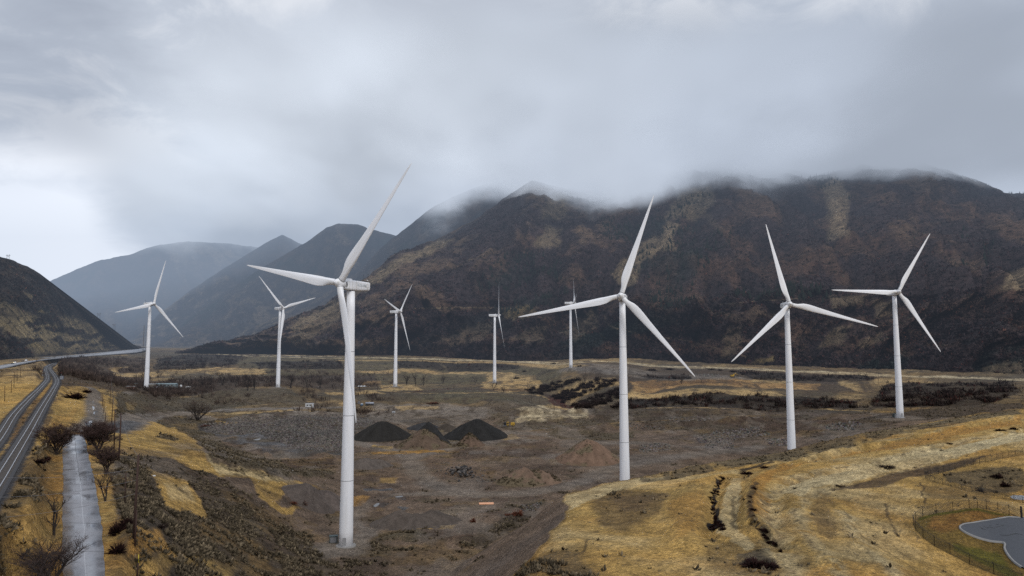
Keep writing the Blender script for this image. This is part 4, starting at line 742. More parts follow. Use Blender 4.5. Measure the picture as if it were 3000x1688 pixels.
for k, (loc, yaw, ph, lab) in enumerate(TB):
    t = T0 if k == 0 else copy_tree(T0)
    loc = list(loc)
    if k not in (6, 7): loc[2] = float(hgt(loc[0], loc[1]))+.05 if abs(hgt(loc[0], loc[1])-loc[2]) < 2.5 else loc[2]
    pose(t, loc, yaw, ph); tag(t, lab, 'wind turbine', 'wind turbines of the wind farm')
def cabinet(px, py, lab, w=2.4, dd=1.6, h=2.0, mat=None, name='transformer_cabinet', cat='cabinet'):
    c = hit(px, py); r = empty(name, c, .2)
    MB().box((0, 0, h/2), (w, dd, h)).build('body', mat or M_cab, r, .05); MB().box((0, 0, h+.07), (w+.2, dd+.2, .14)).build('roof', mat or M_cab, r, .03); MB().box((0, -dd/2-.02, h*.5), (w*.8, .04, h*.8)).build('door', M_steel, r)
    return tag(r, lab, cat)
cabinet(977, 1590, 'dark green transformer cabinet at the foot of the nearest turbine'); cabinet(2622, 1222, 'dark transformer cabinet left of the foot of the rightmost turbine')
# ------------------------------------------------------------------ roads and railway
def strip(name, lefts, rights, mat, th=.25, col=None, parent=None, lift=.18):
    V_ = []; F_ = []
    for l, r in zip(lefts, rights): V_ += [(l[0], l[1], l[2]+lift), (r[0], r[1], r[2]+lift), (r[0], r[1], r[2]-th), (l[0], l[1], l[2]-th)]
    for i in range(len(lefts)-1):
        a = i*4; b = a+4; F_ += [(a, a+1, b+1, b), (a+1, a+2, b+2, b+1), (a+3, a, b, b+3)]
    return npmesh(name, V_, F_, mat, parent)
def offs(line, d):
    out_ = []
    for i, p in enumerate(line):
        a = line[max(i-1, 0)]; b = line[min(i+1, len(line)-1)]; t = Vector((b[0]-a[0], b[1]-a[1], 0)).normalized(); out_.append((p[0]-t.y*d, p[1]+t.x*d, p[2]))
    return out_
def roadmat(name, base, rough, joint=5.0, wet=.5):
    m, nt, N, L, B = newmat(name); tc = N.new('ShaderNodeTexCoord')
    nz = N.new('ShaderNodeTexNoise'); nz.inputs['Scale'].default_value = .22; nz.inputs['Detail'].default_value = 6; L.new(tc.outputs['Object'], nz.inputs['Vector'])
    n2 = N.new('ShaderNodeTexNoise'); n2.inputs['Scale'].default_value = 2.3; n2.inputs['Detail'].default_value = 5; L.new(tc.outputs['Object'], n2.inputs['Vector'])
    mx = N.new('ShaderNodeMix'); mx.data_type = 'RGBA'; L.new(nz.outputs['Fac'], mx.inputs['Factor']); mx.inputs['A'].default_value = [c*.62 for c in base]+[1]; mx.inputs['B'].default_value = [c*1.4 for c in base]+[1]
    m2 = N.new('ShaderNodeMix'); m2.data_type = 'RGBA'; m2.blend_type = 'MULTIPLY'; m2.inputs['Factor'].default_value = .5; L.new(mx.outputs['Result'], m2.inputs['A']); L.new(n2.outputs['Fac'], m2.inputs['B']); L.new(m2.outputs['Result'], B.inputs['Base Color'])
    mr = N.new('ShaderNodeMapRange'); mr.inputs['From Min'].default_value = .35; mr.inputs['From Max'].default_value = .65; mr.inputs['To Min'].default_value = rough-wet*.4; mr.inputs['To Max'].default_value = rough+.2; L.new(nz.outputs['Fac'], mr.inputs['Value']); L.new(mr.outputs['Result'], B.inputs['Roughness'])
    b = N.new('ShaderNodeBump'); b.inputs['Distance'].default_value = .01; L.new(n2.outputs['Fac'], b.inputs['Height']); L.new(b.outputs['Normal'], B.inputs['Normal']); B.inputs['Specular IOR Level'].default_value = .55
    return m
M_road = roadmat('wet_concrete', (.30, .30, .325), .30); M_asph = roadmat('wet_asphalt', (.09, .09, .095), .30); M_lot = roadmat('lot_asphalt', (.068, .074, .088), .72, wet=.35)
M_joint = plain('tar_joint', (.05, .05, .052), .7); M_jl = plain('pale_joint', (.42, .43, .46), .6)
le = spline(RL, 3); re_ = spline(RR_, 3); n = min(len(le), len(re_)); le = [le[int(i*(len(le)-1)/(n-1))] for i in range(n)]; re_ = [re_[int(i*(len(re_)-1)/(n-1))] for i in range(n)]
def rag(l, s_, w): return [(p[0]+w*float(fbm(p[1]/2.2, s_, 5, 3)), p[1], p[2]) for p in l]
le = rag(le, 1, .25); re_ = rag(re_, 4, .35)
zz = [max(float(hgt(*((np.array(l)+np.array(r))[:2]/2))), (l[2]+r[2])/2) for l, r in zip(le, re_)]
le = [(p[0], p[1], z_) for p, z_ in zip(le, zz)]; re_ = [(p[0], p[1], z_) for p, z_ in zip(re_, zz)]
tag(strip('concrete_road', le, re_, M_road, .6), kind='structure')
mid = [tuple(np.array(l)*.46+np.array(r)*.54) for l, r in zip(le, re_)]
b = MB(); b2 = MB()
for i in range(0, len(mid)-1):
    if mid[i][1] > 260 or mid[i][1] < 60: continue
    w = .05; a_, c_ = mid[i], mid[i+1]; bb = b2 if a_[1] < 160 else b
    bb.add([(a_[0]-w, a_[1], a_[2]+.186), (a_[0]+w, a_[1], a_[2]+.186), (c_[0]+w, c_[1], c_[2]+.186), (c_[0]-w, c_[1], c_[2]+.186)], [(0, 1, 2, 3)])
acc = 0
for i in range(1, len(mid)):
    acc += math.dist(mid[i][:2], mid[i-1][:2])
    if acc > random.uniform(5, 8.5):
        acc = 0; l, r, w = le[i], re_[i], .05; sk = random.uniform(-.6, .6)
        if random.random() < .4: r = mid[i]
        b.add([(l[0], l[1]-w, l[2]+.186), (r[0], r[1]-w+sk, r[2]+.186), (r[0], r[1]+w+sk, r[2]+.186), (l[0], l[1]+w, l[2]+.186)], [(0, 1, 2, 3)])
tag(b.build('road_joints', M_joint), kind='structure'); tag(b2.build('road_centre_joint', M_jl), kind='structure')
hu = spline(HU3, 20); hl = spline(HL3, 20); n = min(len(hu), len(hl)); hu = [hu[int(i*(len(hu)-1)/(n-1))] for i in range(n)]; hl = [hl[int(i*(len(hl)-1)/(n-1))] for i in range(n)]
M_hwy = roadmat('wet_highway', (.34, .34, .36), .4); tag(strip('highway', hu, hl, M_hwy, 1.2), kind='structure')
M_ballast = plain('dark_ballast', (.058, .056, .060), .9, scale=6, var=.3, bump=.03); M_rail = plain('polished_rail', (.62, .62, .64), .30, .7, .05); M_sleep = plain('weathered_sleeper', (.085, .075, .07), .85)
for W_, lab in ((W1, 'railway track on dark ballast, left one of the pair, curving into the valley'), (W2, 'railway track on dark ballast, right one of the pair, above the concrete road')):
    ln = spline(W_, 6); ln = [(p[0], p[1], max(p[2], float(hgt(p[0], p[1])))) for p in ln if 75 < p[1] < 1400]
    r = empty('railway_track', ln[len(ln)//3]); o0 = Vector(ln[len(ln)//3])
    sh = lambda L__: [(p[0]-o0.x, p[1]-o0.y, p[2]-o0.z) for p in L__]
    for s_ in (-1, 1):
        q = sh(offs(ln, s_*.76)); a_ = offs(q, .07); c_ = offs(q, -.07); strip('rail', a_, c_, M_rail, -.28, parent=r, lift=.5)
    b = MB(); acc = 0; dens = spline(ln, .0001) if 0 else ln
    for i in range(len(ln)-1):
        p, q = Vector(ln[i]), Vector(ln[i+1]); d = (q-p).length; rz = math.atan2(q.y-p.y, q.x-p.x)
        if p.y > 420: break
        for k in range(int(d/.65)): c = p+(q-p)*(k*.65/d)-o0; b.box((c.x, c.y, c.z+.2), (.24, 2.5, .1), rz)
    b.build('sleepers', M_sleep, r); q = sh(ln); strip('ballast', offs(q, 1.9), offs(q, -1.9), M_ballast, .5, parent=r, lift=.17)
    tag(r, lab, 'railway track')
# ------------------------------------------------------------------ parking lot, kerb, water
LOT = [(2990,1520),(2890,1529),(2853,1535),(2826,1539),(2815,1546),(2818,1554),(2832,1563),(2853,1573),(2881,1582),(2918,1589),(2944,1593),(2946,1609),(2955,1627),(2974,1649),(2998,1666),(3060,1700),(3200,1720),(3250,1600),(3150,1500)]
lp_ = [hit(*p) for p in LOT]
def sheet(name, pts, mat, lift, n_=46):
    "polygon draped on the ground as a fine grid"
    xs = [p[0] for p in pts]; ys = [p[1] for p in pts]; gx, gy = np.meshgrid(np.linspace(min(xs), max(xs), n_), np.linspace(min(ys), max(ys), n_), indexing='ij')
    from mathutils.geometry import tessellate_polygon
    cen = np.mean(np.array(pts), 0); ring = [[tuple(np.array(p)*(k/8.)+cen*(1-k/8.)) for p in pts] for k in range(1, 9)]
    V_ = [cen]+[p for r in ring for p in r]; m_ = len(pts); F_ = [(0, 1+i, 1+(i+1) % m_) for i in range(m_)]; F4 = []
    for k in range(7):
        for i in range(m_): a = 1+k*m_+i; b_ = 1+k*m_+(i+1) % m_; F_ += [(a, a+m_, b_+m_), (a, b_+m_, b_)]
    V_ = np.array([(p[0], p[1], 0) for p in V_]); V_[:, 2] = hgt(V_[:, 0], V_[:, 1])+lift
    return npmesh(name, V_, F_, mat)
lot = sheet('parking_lot', spline(lp_+[lp_[0]], 3)[:-1], M_lot, .22); tag(lot, kind='structure')
kl = spline([lp_[0]]+lp_[1:15], 1.0); kl = [(p[0], p[1], float(hgt(p[0], p[1]))) for p in kl]; M_kerb = plain('pale_concrete_kerb', (.24, .235, .23), .8, scale=.6)
bc = MB()
for q_ in ([(2880,1543),(2890,1549),(2900,1547),(2896,1543),(2912,1541),(2925,1538)], [(2900,1547),(2915,1551),(2922,1546),(2940,1542)], [(2930,1570),(2950,1572),(2975,1566),(2995,1569)], [(2870,1545),(2876,1551),(2892,1556)]):
    Q = [hit(*p) for p in q_]
    for u0, u1 in zip(Q[:-1], Q[1:]): d_ = Vector((u1[0]-u0[0], u1[1]-u0[1], 0)).normalized(); n0 = Vector((-d_.y, d_.x, 0))*.12; bc.add([Vector(u0)+n0+Vector((0, 0, .25)), Vector(u0)-n0+Vector((0, 0, .25)), Vector(u1)-n0+Vector((0, 0, .25)), Vector(u1)+n0+Vector((0, 0, .25))], [(0, 1, 2, 3)])
tag(bc.build('lot_stains', M_joint), kind='structure')
tag(strip('kerb', offs(kl, .0), offs(kl, -.34), M_kerb, .3, lift=.36), kind='structure')
m_, nt_, N_, L_, M_water = newmat('puddle_water'); M_water.inputs['Base Color'].default_value = (.05, .05, .05, 1); M_water.inputs['Roughness'].default_value = .06; M_water.inputs['Specular IOR Level'].default_value = .8; M_pud = m_
def puddle(pts, lift=.06, mt=None):
    q = [hit(*p) for p in pts]; z_ = float(np.mean([p[2] for p in q]))+lift; sp_ = spline(q+[q[0]], .8)[:-1]; c = np.mean(np.array(sp_), 0)
    V_ = [(c[0], c[1], z_)]+[(p[0], p[1], float(hgt(p[0], p[1]))+lift) for p in sp_]; V_[0] = (c[0], c[1], float(hgt(c[0], c[1]))+lift)
    tag(npmesh('puddle', V_, [(0, 1+i, 1+(i+1) % len(sp_)) for i in range(len(sp_))], mt or m_pudw), kind='structure')
m_pudw = plain('bright_puddle', (.50, .52, .55), .12, 0, .05)  # pale base colour paints in the reflected sky
for pts in [[(248,1241),(266,1233),(270,1237),(255,1247)], [(262,1247),(268,1243),(269,1250),(263,1252)], [(254,1248),(258,1247),(258,1251)], [(230,1264),(240,1262),(236,1266)], [(270,1190),(274,1190),(276,1200),(272,1200)], [(271,1174),(275,1173),(275,1180),(272,1182)], [(275,1207),(277,1207),(277,1214),(274,1214)], [(2959,1456),(2968,1452),(2990,1452),(3010,1457),(3010,1466),(2985,1465),(2968,1462)],
            ]: puddle(pts)
M_pq = plain('muddy_puddle', (.13, .125, .12), .22, 0, .2)
for pts in [[(1158,1455),(1178,1453),(1180,1456),(1162,1458)], [(1093,1483),(1104,1475),(1112,1475),(1101,1486)], [(740,1289),(762,1285),(758,1290)]]: puddle(pts, mt=M_pq)
# ------------------------------------------------------------------ utility poles, masts, wires
M_wood = plain('creosoted_pole', (.045, .022, .016), .85, scale=2); M_wire = plain('dull_wire', (.16, .16, .17), .6); M_gr = plain('grey_pole', (.10, .09, .085), .8)
POLES = []
def pole(tp, bs, lab, r=.16, arms=1, mat=None, name='utility_pole', cat='utility pole', grp='utility poles'):
    c = hit(*bs); a, s_ = ray(*tp); y = c[1]; top = (a*y, y, CZ+s_*y); o = empty(name, c); v_ = Vector(top)-Vector(c)
    MB().tube([(0, 0, -.4), v_*.5, v_], [r*1.15, r, r*.75], 8).build('shaft', mat or M_wood, o)
    for k in range(arms):
        q = v_*(.95-.1*k); b = MB(); b.box(q, (2.3, .12, .14), .25); b.build('crossarm', M_wood, o)
        b = MB(); [b.tube([q+Vector((d*math.cos(.25), d*math.sin(.25), .05)), q+Vector((d*math.cos(.25), d*math.sin(.25), .3))], .06, 6) for d in (-1.0, 0, 1.0)]; b.build('insulators', M_seam, o)
    tag(o, lab, cat, grp); POLES.append(Vector(top)); return o
PL = [((406,1332),(391,1578),'thick leaning reddish utility pole, nearest the camera right of the concrete road',.2,0),((401,1495),(395,1600),'short dark post just right of the nearest leaning utility pole',.12,0),((355,1210),(348,1347),'tall dark utility pole at the left end of the golden ridge',.2,0),((337,1198),(334,1328),'tall utility pole behind the dark trees right of the road',.16,0),
 ((332,1157),(327,1241),'utility pole at the edge of the gold strip beside the gravel track',.15,0),((325,1108),(322,1184),'slim utility pole on the scrub hill above the gravel track',.14,1),((301,1158),(301,1191),'short pole with a white top next to the gravel track',.13,0),((305,1178),(304,1210),'short dark pole below the white-topped pole',.12,0),((310,1206),(308,1239),'short dark pole above the tall trees right of the road',.12,0),
 ((320,1081),(318,1133),'distant utility pole among the brown trees left of the long grey building',.14,1),((369,1385),(365,1481),'slim dark post in the scrub beyond the dark red bushes',.12,0),((323,1241),(320,1271),'short post at the end of the concrete road',.12,0),((405,1650),(401,1690),'dark stump post at the bottom edge below the yellow marker',.12,0),
 ((600,1085),(600,1117),'distant thin pole right of the long grey building',.16,1),((966,1145),(966,1176),'thin pole on the scrub hill left of the nearest tower',.15,0),((1105,1114),(1105,1145),'thin dark pole left of the fourth turbine',.16,0),((1330,1118),(1330,1145),'thin pole by the red willows between two small turbines',.16,0),((1546,1114),(1545,1139),'thin pole beside the first dark bushes of the ravine',.15,0),
 ((1556,1150),(1557,1176),'thin pole on the quarry bank with a pale foot',.14,0),((1625,1182),(1622,1212),'leaning dark pole on the pale mound',.14,0),((1580,1158),(1580,1184),'thin pole just left of the bank corner',.14,0),((1715,1074),(1715,1099),'thin pole right of the farthest turbine',.15,0),((1845,1062),(1845,1092),'thin pole just right of the tall centre-right tower',.15,0),
 ((42,1088),(41,1135),'utility pole in the field left of the tracks, tallest of its cluster',.14,1),((34,1113),(33,1150),'utility pole in the left field, nearest of its cluster',.14,0),((50,1085),(50,1116),'utility pole in the left field, nearest the tracks',.14,0),((60,1076),(60,1104),'small utility pole between the highway and the tracks',.14,1),((14,1130),(14,1176),'utility pole close to the left edge of the picture',.14,0),((192,1070),(191,1100),'utility pole right of the track curve',.14,1),((2573,1092),(2573,1125),'thin pole left of the rightmost tower, by the dark thicket',.15,0)]
for q in PL: pole(*q[:3], r=q[3], arms=q[4])
pole((396,1650),(395,1690),'x') if 0 else None
o = pole((406,1625),(406,1655),'slim yellow marker post in the grass near the bottom edge', .06, 0, plain('yellow_plastic', (.60, .48, .03), .5), 'marker_post', 'marker post', None)
def lattice(tp, bs, lab, w, at_=None):
    c = at_ or hit(*bs); a, s_ = ray(*tp); y = c[1]; h = CZ+s_*y-c[2]; o = empty('lattice_mast', c); b = MB(); n = max(8, int(h/3))
    for k in range(3): t = k*2.09; b.tube([(w*math.cos(t), w*math.sin(t), -1), (w*.6*math.cos(t), w*.6*math.sin(t), h)], .09, 5)
    for i in range(n):
        z0, z1 = h*i/n, h*(i+1)/n; k = i % 3; t0, t1 = k*2.09, (k+1)*2.09; b.tube([(w*.9*math.cos(t0), w*.9*math.sin(t0), z0), (w*.9*math.cos(t1), w*.9*math.sin(t1), z1)], .06, 4)
    b.build('lattice', M_gr, o); tag(o, lab, 'mast')
lattice((421,953),(416,1095),'tall thin lattice mast just left of the leftmost turbine tower', .35)
def pylon(c, h, lab):
    o = empty('pylon', c); b = MB()
    for s_ in (-1, 1): b.tube([(s_*h*.22, 0, -6), (s_*h*.2, 0, h)], .28, 5)
    b.tube([(-h*.2, 0, h*.5), (h*.2, 0, h*.78)], .18, 4); b.tube([(h*.2, 0, h*.5), (-h*.2, 0, h*.78)], .18, 4); b.build('frame', M_gr, o); b = MB(); b.box((0, 0, h*.82), (h*.85, .4, .4)); b.build('crossarm', M_gr, o); tag(o, lab, 'pylon')
pylon(P(23,762,d=1190), 10, 'two-legged power pylon on the crest of the left hill'); pylon(P(289,934,d=1490), 13, 'two-legged power pylon low on the right flank of the left hill'); pylon(P(334,962,d=1610), 11, 'small power pylon near the foot of the left hill')
def wire(p, q, sag, lab):
    pts_ = [p.lerp(q, t)-Vector((0, 0, sag*4*t*(1-t))) for t in np.linspace(0, 1, 15)]; c = pts_[7].copy(); b = MB(); b.tube([v-c for v in pts_], .022, 4, False); o = b.build('power_line', M_wire); o.location = c; tag(o, lab, 'power line', 'wires between the utility poles')
A0, A1, A2, A3, A4 = POLES[0], POLES[2], POLES[3], POLES[4], POLES[5]
for k, dz_ in enumerate((.3, 2.2, 4.4)):
    Lf = Vector((-78, 92+k*1.5, 50-k*3.2)); wire(A0-Vector((0, 0, 2+dz_)), Vector(P(-60, 1395+k*62, d=104)), .8, ['top wire crossing the concrete road to the left', 'middle wire crossing the concrete road to the left', 'lowest wire crossing the concrete road to the left'][k])
wire(A0-Vector((0, 0, .4)), A1-Vector((0, 0, .4)), 1.2, 'wire from the nearest leaning pole to the pole on the ridge end'); wire(A1-Vector((0, 0, .4)), A2-Vector((0, 0, .4)), .8, 'wire between the two tall poles behind the trees'); wire(A2-Vector((0, 0, .4)), A3-Vector((0, 0, .4)), 1., 'wire running up the gold strip beside the gravel track'); wire(A3-Vector((0, 0, .4)), A4-Vector((0, 0, .4)), 1., 'farthest wire over the scrub hill')
# ------------------------------------------------------------------ fences
M_post = plain('black_fence_steel', (.018, .018, .02), .5, .2)
def meshmat():
    m, nt, N, L, B = newmat('chain_link'); B.inputs['Base Color'].default_value = (.03, .03, .032, 1); tr = N.new('ShaderNodeBsdfTransparent'); mx = N.new('ShaderNodeMixShader'); tc = N.new('ShaderNodeTexCoord')
    w = [];
    for r in (1, -1):
        mp_ = N.new('ShaderNodeMapping'); mp_.inputs['Rotation'].default_value = (0, 0, math.radians(45*r)); L.new(tc.outputs['UV'], mp_.inputs['Vector']); wv = N.new('ShaderNodeTexWave'); wv.inputs['Scale'].default_value = 3.2; wv.inputs['Distortion'].default_value = 0; L.new(mp_.outputs[0], wv.inputs['Vector'])
        g = N.new('ShaderNodeMath'); g.operation = 'GREATER_THAN'; g.inputs[1].default_value = .93; L.new(wv.outputs['Fac'], g.inputs[0]); w.append(g.outputs[0])
    ma = N.new('ShaderNodeMath'); ma.operation = 'MAXIMUM'; L.new(w[0], ma.inputs[0]); L.new(w[1], ma.inputs[1]); L.new(ma.outputs[0], mx.inputs[0]); L.new(tr.outputs[0], mx.inputs[1]); L.new(B.outputs[0], mx.inputs[2])
    L.new(mx.outputs[0], N['Material Output'].inputs['Surface']); return m
M_link = meshmat()
def fence(pxs, h, lab, lean=True, mesh=True):
    P_ = [hit(*p) for p in pxs]; c = Vector(P_[0]); r = empty('chain_link_fence', c); L3 = [Vector(p)-c for p in P_]
    pt = MB().tube([(0, 0, -.3), (0, 0, h)]+([(-.25, -.12, h+.35)] if lean else []), .055, 6).build('post', M_post, r); pt.location = L3[0]
    for q in L3[1:]: p2 = link(pt.copy(), r); p2.location = q
    b = MB(); b.tube([q+Vector((0, 0, h-.03)) for q in L3], .035, 5); b.build('top_rail', M_post, r); b = MB(); b.tube([q+Vector((0, 0, .12)) for q in L3], .025, 5); b.build('bottom_wire', M_post, r)
    if lean:
        b = MB(); b.tube([q+Vector((-.25, -.12, h+.33)) for q in L3], .012, 4); b.tube([q+Vector((-.13, -.06, h+.18)) for q in L3], .012, 4); b.build('barbed_wire', M_post, r)
    if mesh:
        V_ = []; F_ = []; uv = []; d = 0
        for i, q in enumerate(L3):
            if i: d += (q-L3[i-1]).length
            V_ += [q+Vector((0, 0, .05)), q+Vector((0, 0, h-.03))]; uv += [(d, 0), (d, h)]
        F_ = [(2*i, 2*i+2, 2*i+3, 2*i+1) for i in range(len(L3)-1)]; o = npmesh('mesh_panel', [tuple(v) for v in V_], F_, M_link, r); ul = o.data.uv_layers.new(name='UVMap')
        for lp__ in o.data.loops: ul.data[lp__.index].uv = uv[lp__.vertex_index]
    return tag(r, lab, 'fence')
fence(LAWNB[:18], 2.0, 'black chain-link fence curving around the mown lawn at the lower right')
fence([(2710,1402),(2727,1396),(2749,1388),(2765,1384),(2781,1379),(2798,1375),(2816,1370),(2834,1366),(2852,1362),(2870,1358),(2887,1355),(2904,1351),(2921,1347),(2938,1344),(2955,1341),(2976,1337),(2997,1333),(3040,1325),(3090,1317)], 2.0, 'black chain-link fence running uphill to the right edge of the picture')
fence([(2710,1402),(2739,1414),(2762,1419),(2786,1425),(2817,1435),(2848,1443),(2881,1448),(2913,1454),(2945,1461),(2971,1467),(2997,1474),(3060,1488)], 1.7, 'sparse post and wire fence descending behind the lawn towards the white puddle', False)
o = empty('gate_post', hit(2993,1519)); MB().box((0, 0, 1.3), (.3, .3, 2.9)).build('post', M_post, o, .02); MB().box((1.2, 0, 1.2), (2.1, .08, 2.1)).build('gate_leaf', M_link, o); tag(o, 'black steel gate post where the curved fence meets the grey lot', 'gate')
# low posts on the field edge
for k, q in enumerate([(2585,1318),(2610,1312),(2628,1270),(2478,1312)]): pass
# ------------------------------------------------------------------ buildings, vehicles, yard things
M_wh = plain('white_metal', (.55, .56, .57), .5); M_tealw = plain('grey_teal_siding', (.20, .26, .28), .7); M_glass = plain('dark_window', (.03, .035, .04), .15); M_rust = plain('rusty_steel', (.16, .06, .035), .8); M_blue = plain('blue_paint', (.12, .19, .28), .5); M_tank = plain('grey_tank', (.26, .28, .33), .45, .3); M_yel = plain('worn_yellow', (.42, .25, .02), .6); M_orng = plain('orange_plywood', (.72, .36, .20), .7); M_tan = plain('tan_wall', (.30, .27, .22), .8); M_car = plain('black_car', (.02, .02, .025), .25); M_wcar = plain('white_car', (.75, .76, .78), .3); M_brick = plain('brown_wall', (.16, .10, .085), .85); M_red2 = plain('tail_red', (.5, .06, .04), .4); M_timb = plain('pale_timber', (.42, .34, .22), .8)
def bld(name, px, py, w, dd, h, rz, wall, roof, lab, cat, wins=0, door=True, pitch=0):
    c = hit(px, py); r = empty(name, c, rz); MB().box((0, 0, h/2-.2), (w, dd, h+.4)).build('wall', wall, r, .03)
    if pitch:
        b = MB(); b.add([(-w/2-.3, -dd/2-.3, h), (w/2+.3, -dd/2-.3, h), (w/2+.3, 0, h+pitch), (-w/2-.3, 0, h+pitch), (-w/2-.3, dd/2+.3, h), (w/2+.3, dd/2+.3, h)], [(0, 1, 2, 3), (3, 2, 5, 4), (0, 3, 4), (1, 5, 2), (0, 4, 5, 1)]); b.build('roof', roof, r)
    else: MB().box((0, 0, h+.12), (w+.4, dd+.4, .22)).build('roof', roof, r, .03)
    for k in range(wins):
        x_ = -w/2+w*(k+.8)/(wins+.9); f = MB().box((x_, -dd/2-.03, h*.6), (min(1.5, w/(wins*2)), .08, h*.28)).build('window', M_glass, r); MB().box((x_, -dd/2-.05, h*.6-h*.17), (min(1.7, w/(wins*2)+.1), .12, .08)).build('sill', M_wh, f)
    if door: d_ = MB().box((w*.28, -dd/2-.03, h*.42), (.9, .08, h*.8)).build('door', M_tan, r); MB().box((w*.28-.3, -dd/2-.1, h*.42), (.08, .06, .12)).build('handle', M_dark, d_)
    return tag(r, lab, cat)
bld('site_office', 907, 1193, 6.8, 2.6, 3.0, .05, M_wh, M_wh, 'small white site cabin with a window and door beside the quarry road', 'cabin', 2)
bld('mobile_home', 488, 1135, 20, 5, 3.3, .03, M_tealw, M_tealw, 'long grey-blue mobile home right of the leftmost turbine foot', 'mobile home', 5, pitch=.8)
bld('carport_shed', 443, 1135, 6, 5, 3.2, 0, M_tan, M_wh, 'tan shed with a bright white roof touching the leftmost turbine tower', 'shed', 0)
bld('teal_hut', 397, 1132, 2.6, 2.6, 2.6, 0, M_tealw, M_tealw, 'small teal hut left of the leftmost turbine foot', 'hut', 1)
bld('retaining_wall', 383, 1140, 8, .6, 2.2, 0, M_brick, M_wh, 'low brown wall with a white coping left of the leftmost turbine', 'wall', 0, False)
def car(px, py, mat, lab, rz=.5, lights=False, z=None, hu_=None, s=1.0):
    c = hu_ or hit(px, py); r = empty('car', (c[0], c[1], c[2]+(0 if hu_ is None else .0)), rz); r.scale = (s, s, s)
    bd = MB(); prof_ = [(-2.2,.35),(-2.25,.8),(-1.5,.95),(-.9,1.42),(.7,1.45),(1.3,.98),(2.15,.85),(2.25,.4)]; vs = [(x_, s_*(.88 if z_ < 1.1 else .7), z_) for s_ in (-1, 1) for x_, z_ in prof_]; n = len(prof_)
    fs = [tuple(range(n-1, -1, -1)), tuple(range(n, 2*n))]+[(i, (i+1) % n, n+(i+1) % n, n+i) for i in range(n)]; bd.add(vs, fs); bd.build('body', mat, r, .05)
    for sx_ in (-1, 1): MB().box((-.1, sx_*.79, 1.18), (1.5, .1, .34)).build('side_window', M_glass, r)
    MB().box((1.02, 0, 1.2), (.5, 1.25, .3), rx=0).build('windscreen', M_glass, r)
    for x_ in (-1.4, 1.4):
        for sx_ in (-1, 1): w_ = MB().tube([(x_, sx_*.68, .33), (x_, sx_*.92, .33)], .33, 14).build('wheel', M_dark, r)
    for sx_ in (-1, 1): MB().box((2.24, sx_*.6, .68), (.08, .32, .16)).build('headlight', M_lamp if lights else M_wh, r)
    return tag(r, lab, 'car')
M_lamp = plain('lit_headlight', (.9, .85, .6), .3, emit=(1, .88, .6, 6))
hz_ = lambda px, py, z_: P(px, py, z=z_)
HW = lambda px, py: P(px, py, z=float(np.interp(px, [p[0] for p in HU], zs))+.2)
car(0, 0, M_car, 'dark car nearest on the highway at the far left', -1.3, hu_=HW(36, 1067.5)); car(0, 0, M_wcar, 'pale car with lit headlights just ahead of the nearest dark car on the highway', -1.2, True, hu_=HW(44, 1063.5)); car(0, 0, M_car, 'small dark car in the middle of the highway traffic', 1.9, hu_=HW(67, 1059.6)); car(0, 0, M_wcar, 'white car farthest along the highway', 1.9, hu_=HW(77, 1058), s=1.15)
car(551, 1136, M_wcar, 'white car parked right of the long grey mobile home', .2); car(504, 1136, M_wcar, 'white car parked in front of the middle of the mobile home', 1.0); car(461, 1137, M_tank, 'grey car parked at the left end of the mobile home', .6)
for k, (px, py, lab) in enumerate([(1052, 1134, 'white pickup left of the row parked by the nearest tower'), (1060, 1134, 'white pickup in the middle of the row behind the nearest tower'), (1069, 1134, 'white pickup at the right of the row behind the nearest tower')]): car(px, py, M_wcar, lab, 1.2)
o = empty('water_tank', hit(530, 1136)); MB().lathe([(1.1, 0), (1.1, 2.2), (.8, 2.7), (.01, 2.9)], n=20).build('shell', M_wh, o); MB().lathe([(.25, 2.8), (.25, 3.0), (.01, 3.02)], n=12).build('cap', M_seam, o); tag(o, 'white cylindrical water tank right of the long mobile home', 'tank')
# tanker trailer
o = empty('tanker_trailer', hit(1083, 1188), .08); MB().tube([(-3.9, 0, 1.9), (-3.6, 0, 1.9), (3.6, 0, 1.9), (3.9, 0, 1.9)], [.6, 1.05, 1.05, .6], 18).build('tank', M_tank, o); MB().box((0, 0, .75), (7.6, 1.0, .25)).build('chassis', M_dark, o)
for x_ in (-2.8, -1.7, 2.9):
    for s_ in (-1, 1): MB().tube([(x_, s_*.7, .48), (x_, s_*1.0, .48)], .48, 14).build('wheel', M_dark, o)
MB().tube([(0, 0, 2.8), (0, 0, 3.2)], .3, 10).build('hatch', M_wh, o); tag(o, 'grey tank trailer parked at the north edge of the quarry yard', 'trailer')
o = empty('storage_tank', hit(1060, 1190), 0); MB().lathe([(1.15, 0), (1.15, 2.1), (.01, 2.15)], n=20).build('shell', M_blue, o); MB().lathe([(1.2, 2.1), (1.2, 2.45), (.01, 2.6)], n=20).build('lid', M_wh, o); tag(o, 'blue drum-shaped tank with a white lid left of the tank trailer', 'tank')
cabinet(1051, 1183, 'small grey box behind the blue tank', 2.0, 1.6, 1.8, M_tank, 'equipment_box', 'box'); cabinet(1153, 1210, 'small white bin alone on the bare quarry yard', 2.7, 1.5, 1.3, M_wh, 'waste_bin', 'bin'); cabinet(181, 1112, 'grey railway signal cabinet right of the track curve', 2.2, 1.5, 2.6, M_tank, 'signal_cabinet', 'cabinet')
for k, (px, py, w, lab) in enumerate([(1086, 1200, 8, 'pale timber beam on the quarry yard, upper left of three'), (1092, 1202.5, 11, 'pale timber beam on the quarry yard, lowest of three'), (1126, 1201.5, 7, 'pale timber beam on the quarry yard, right of the other two')]): b = MB(); b.box((0, 0, .2), (w, .5, .4)); o = b.build('timber_beam', M_timb, None, .03); o.location = hit(px, py); o.rotation_euler[2] = .12; tag(o, lab, 'beam', 'timber beams on the yard')
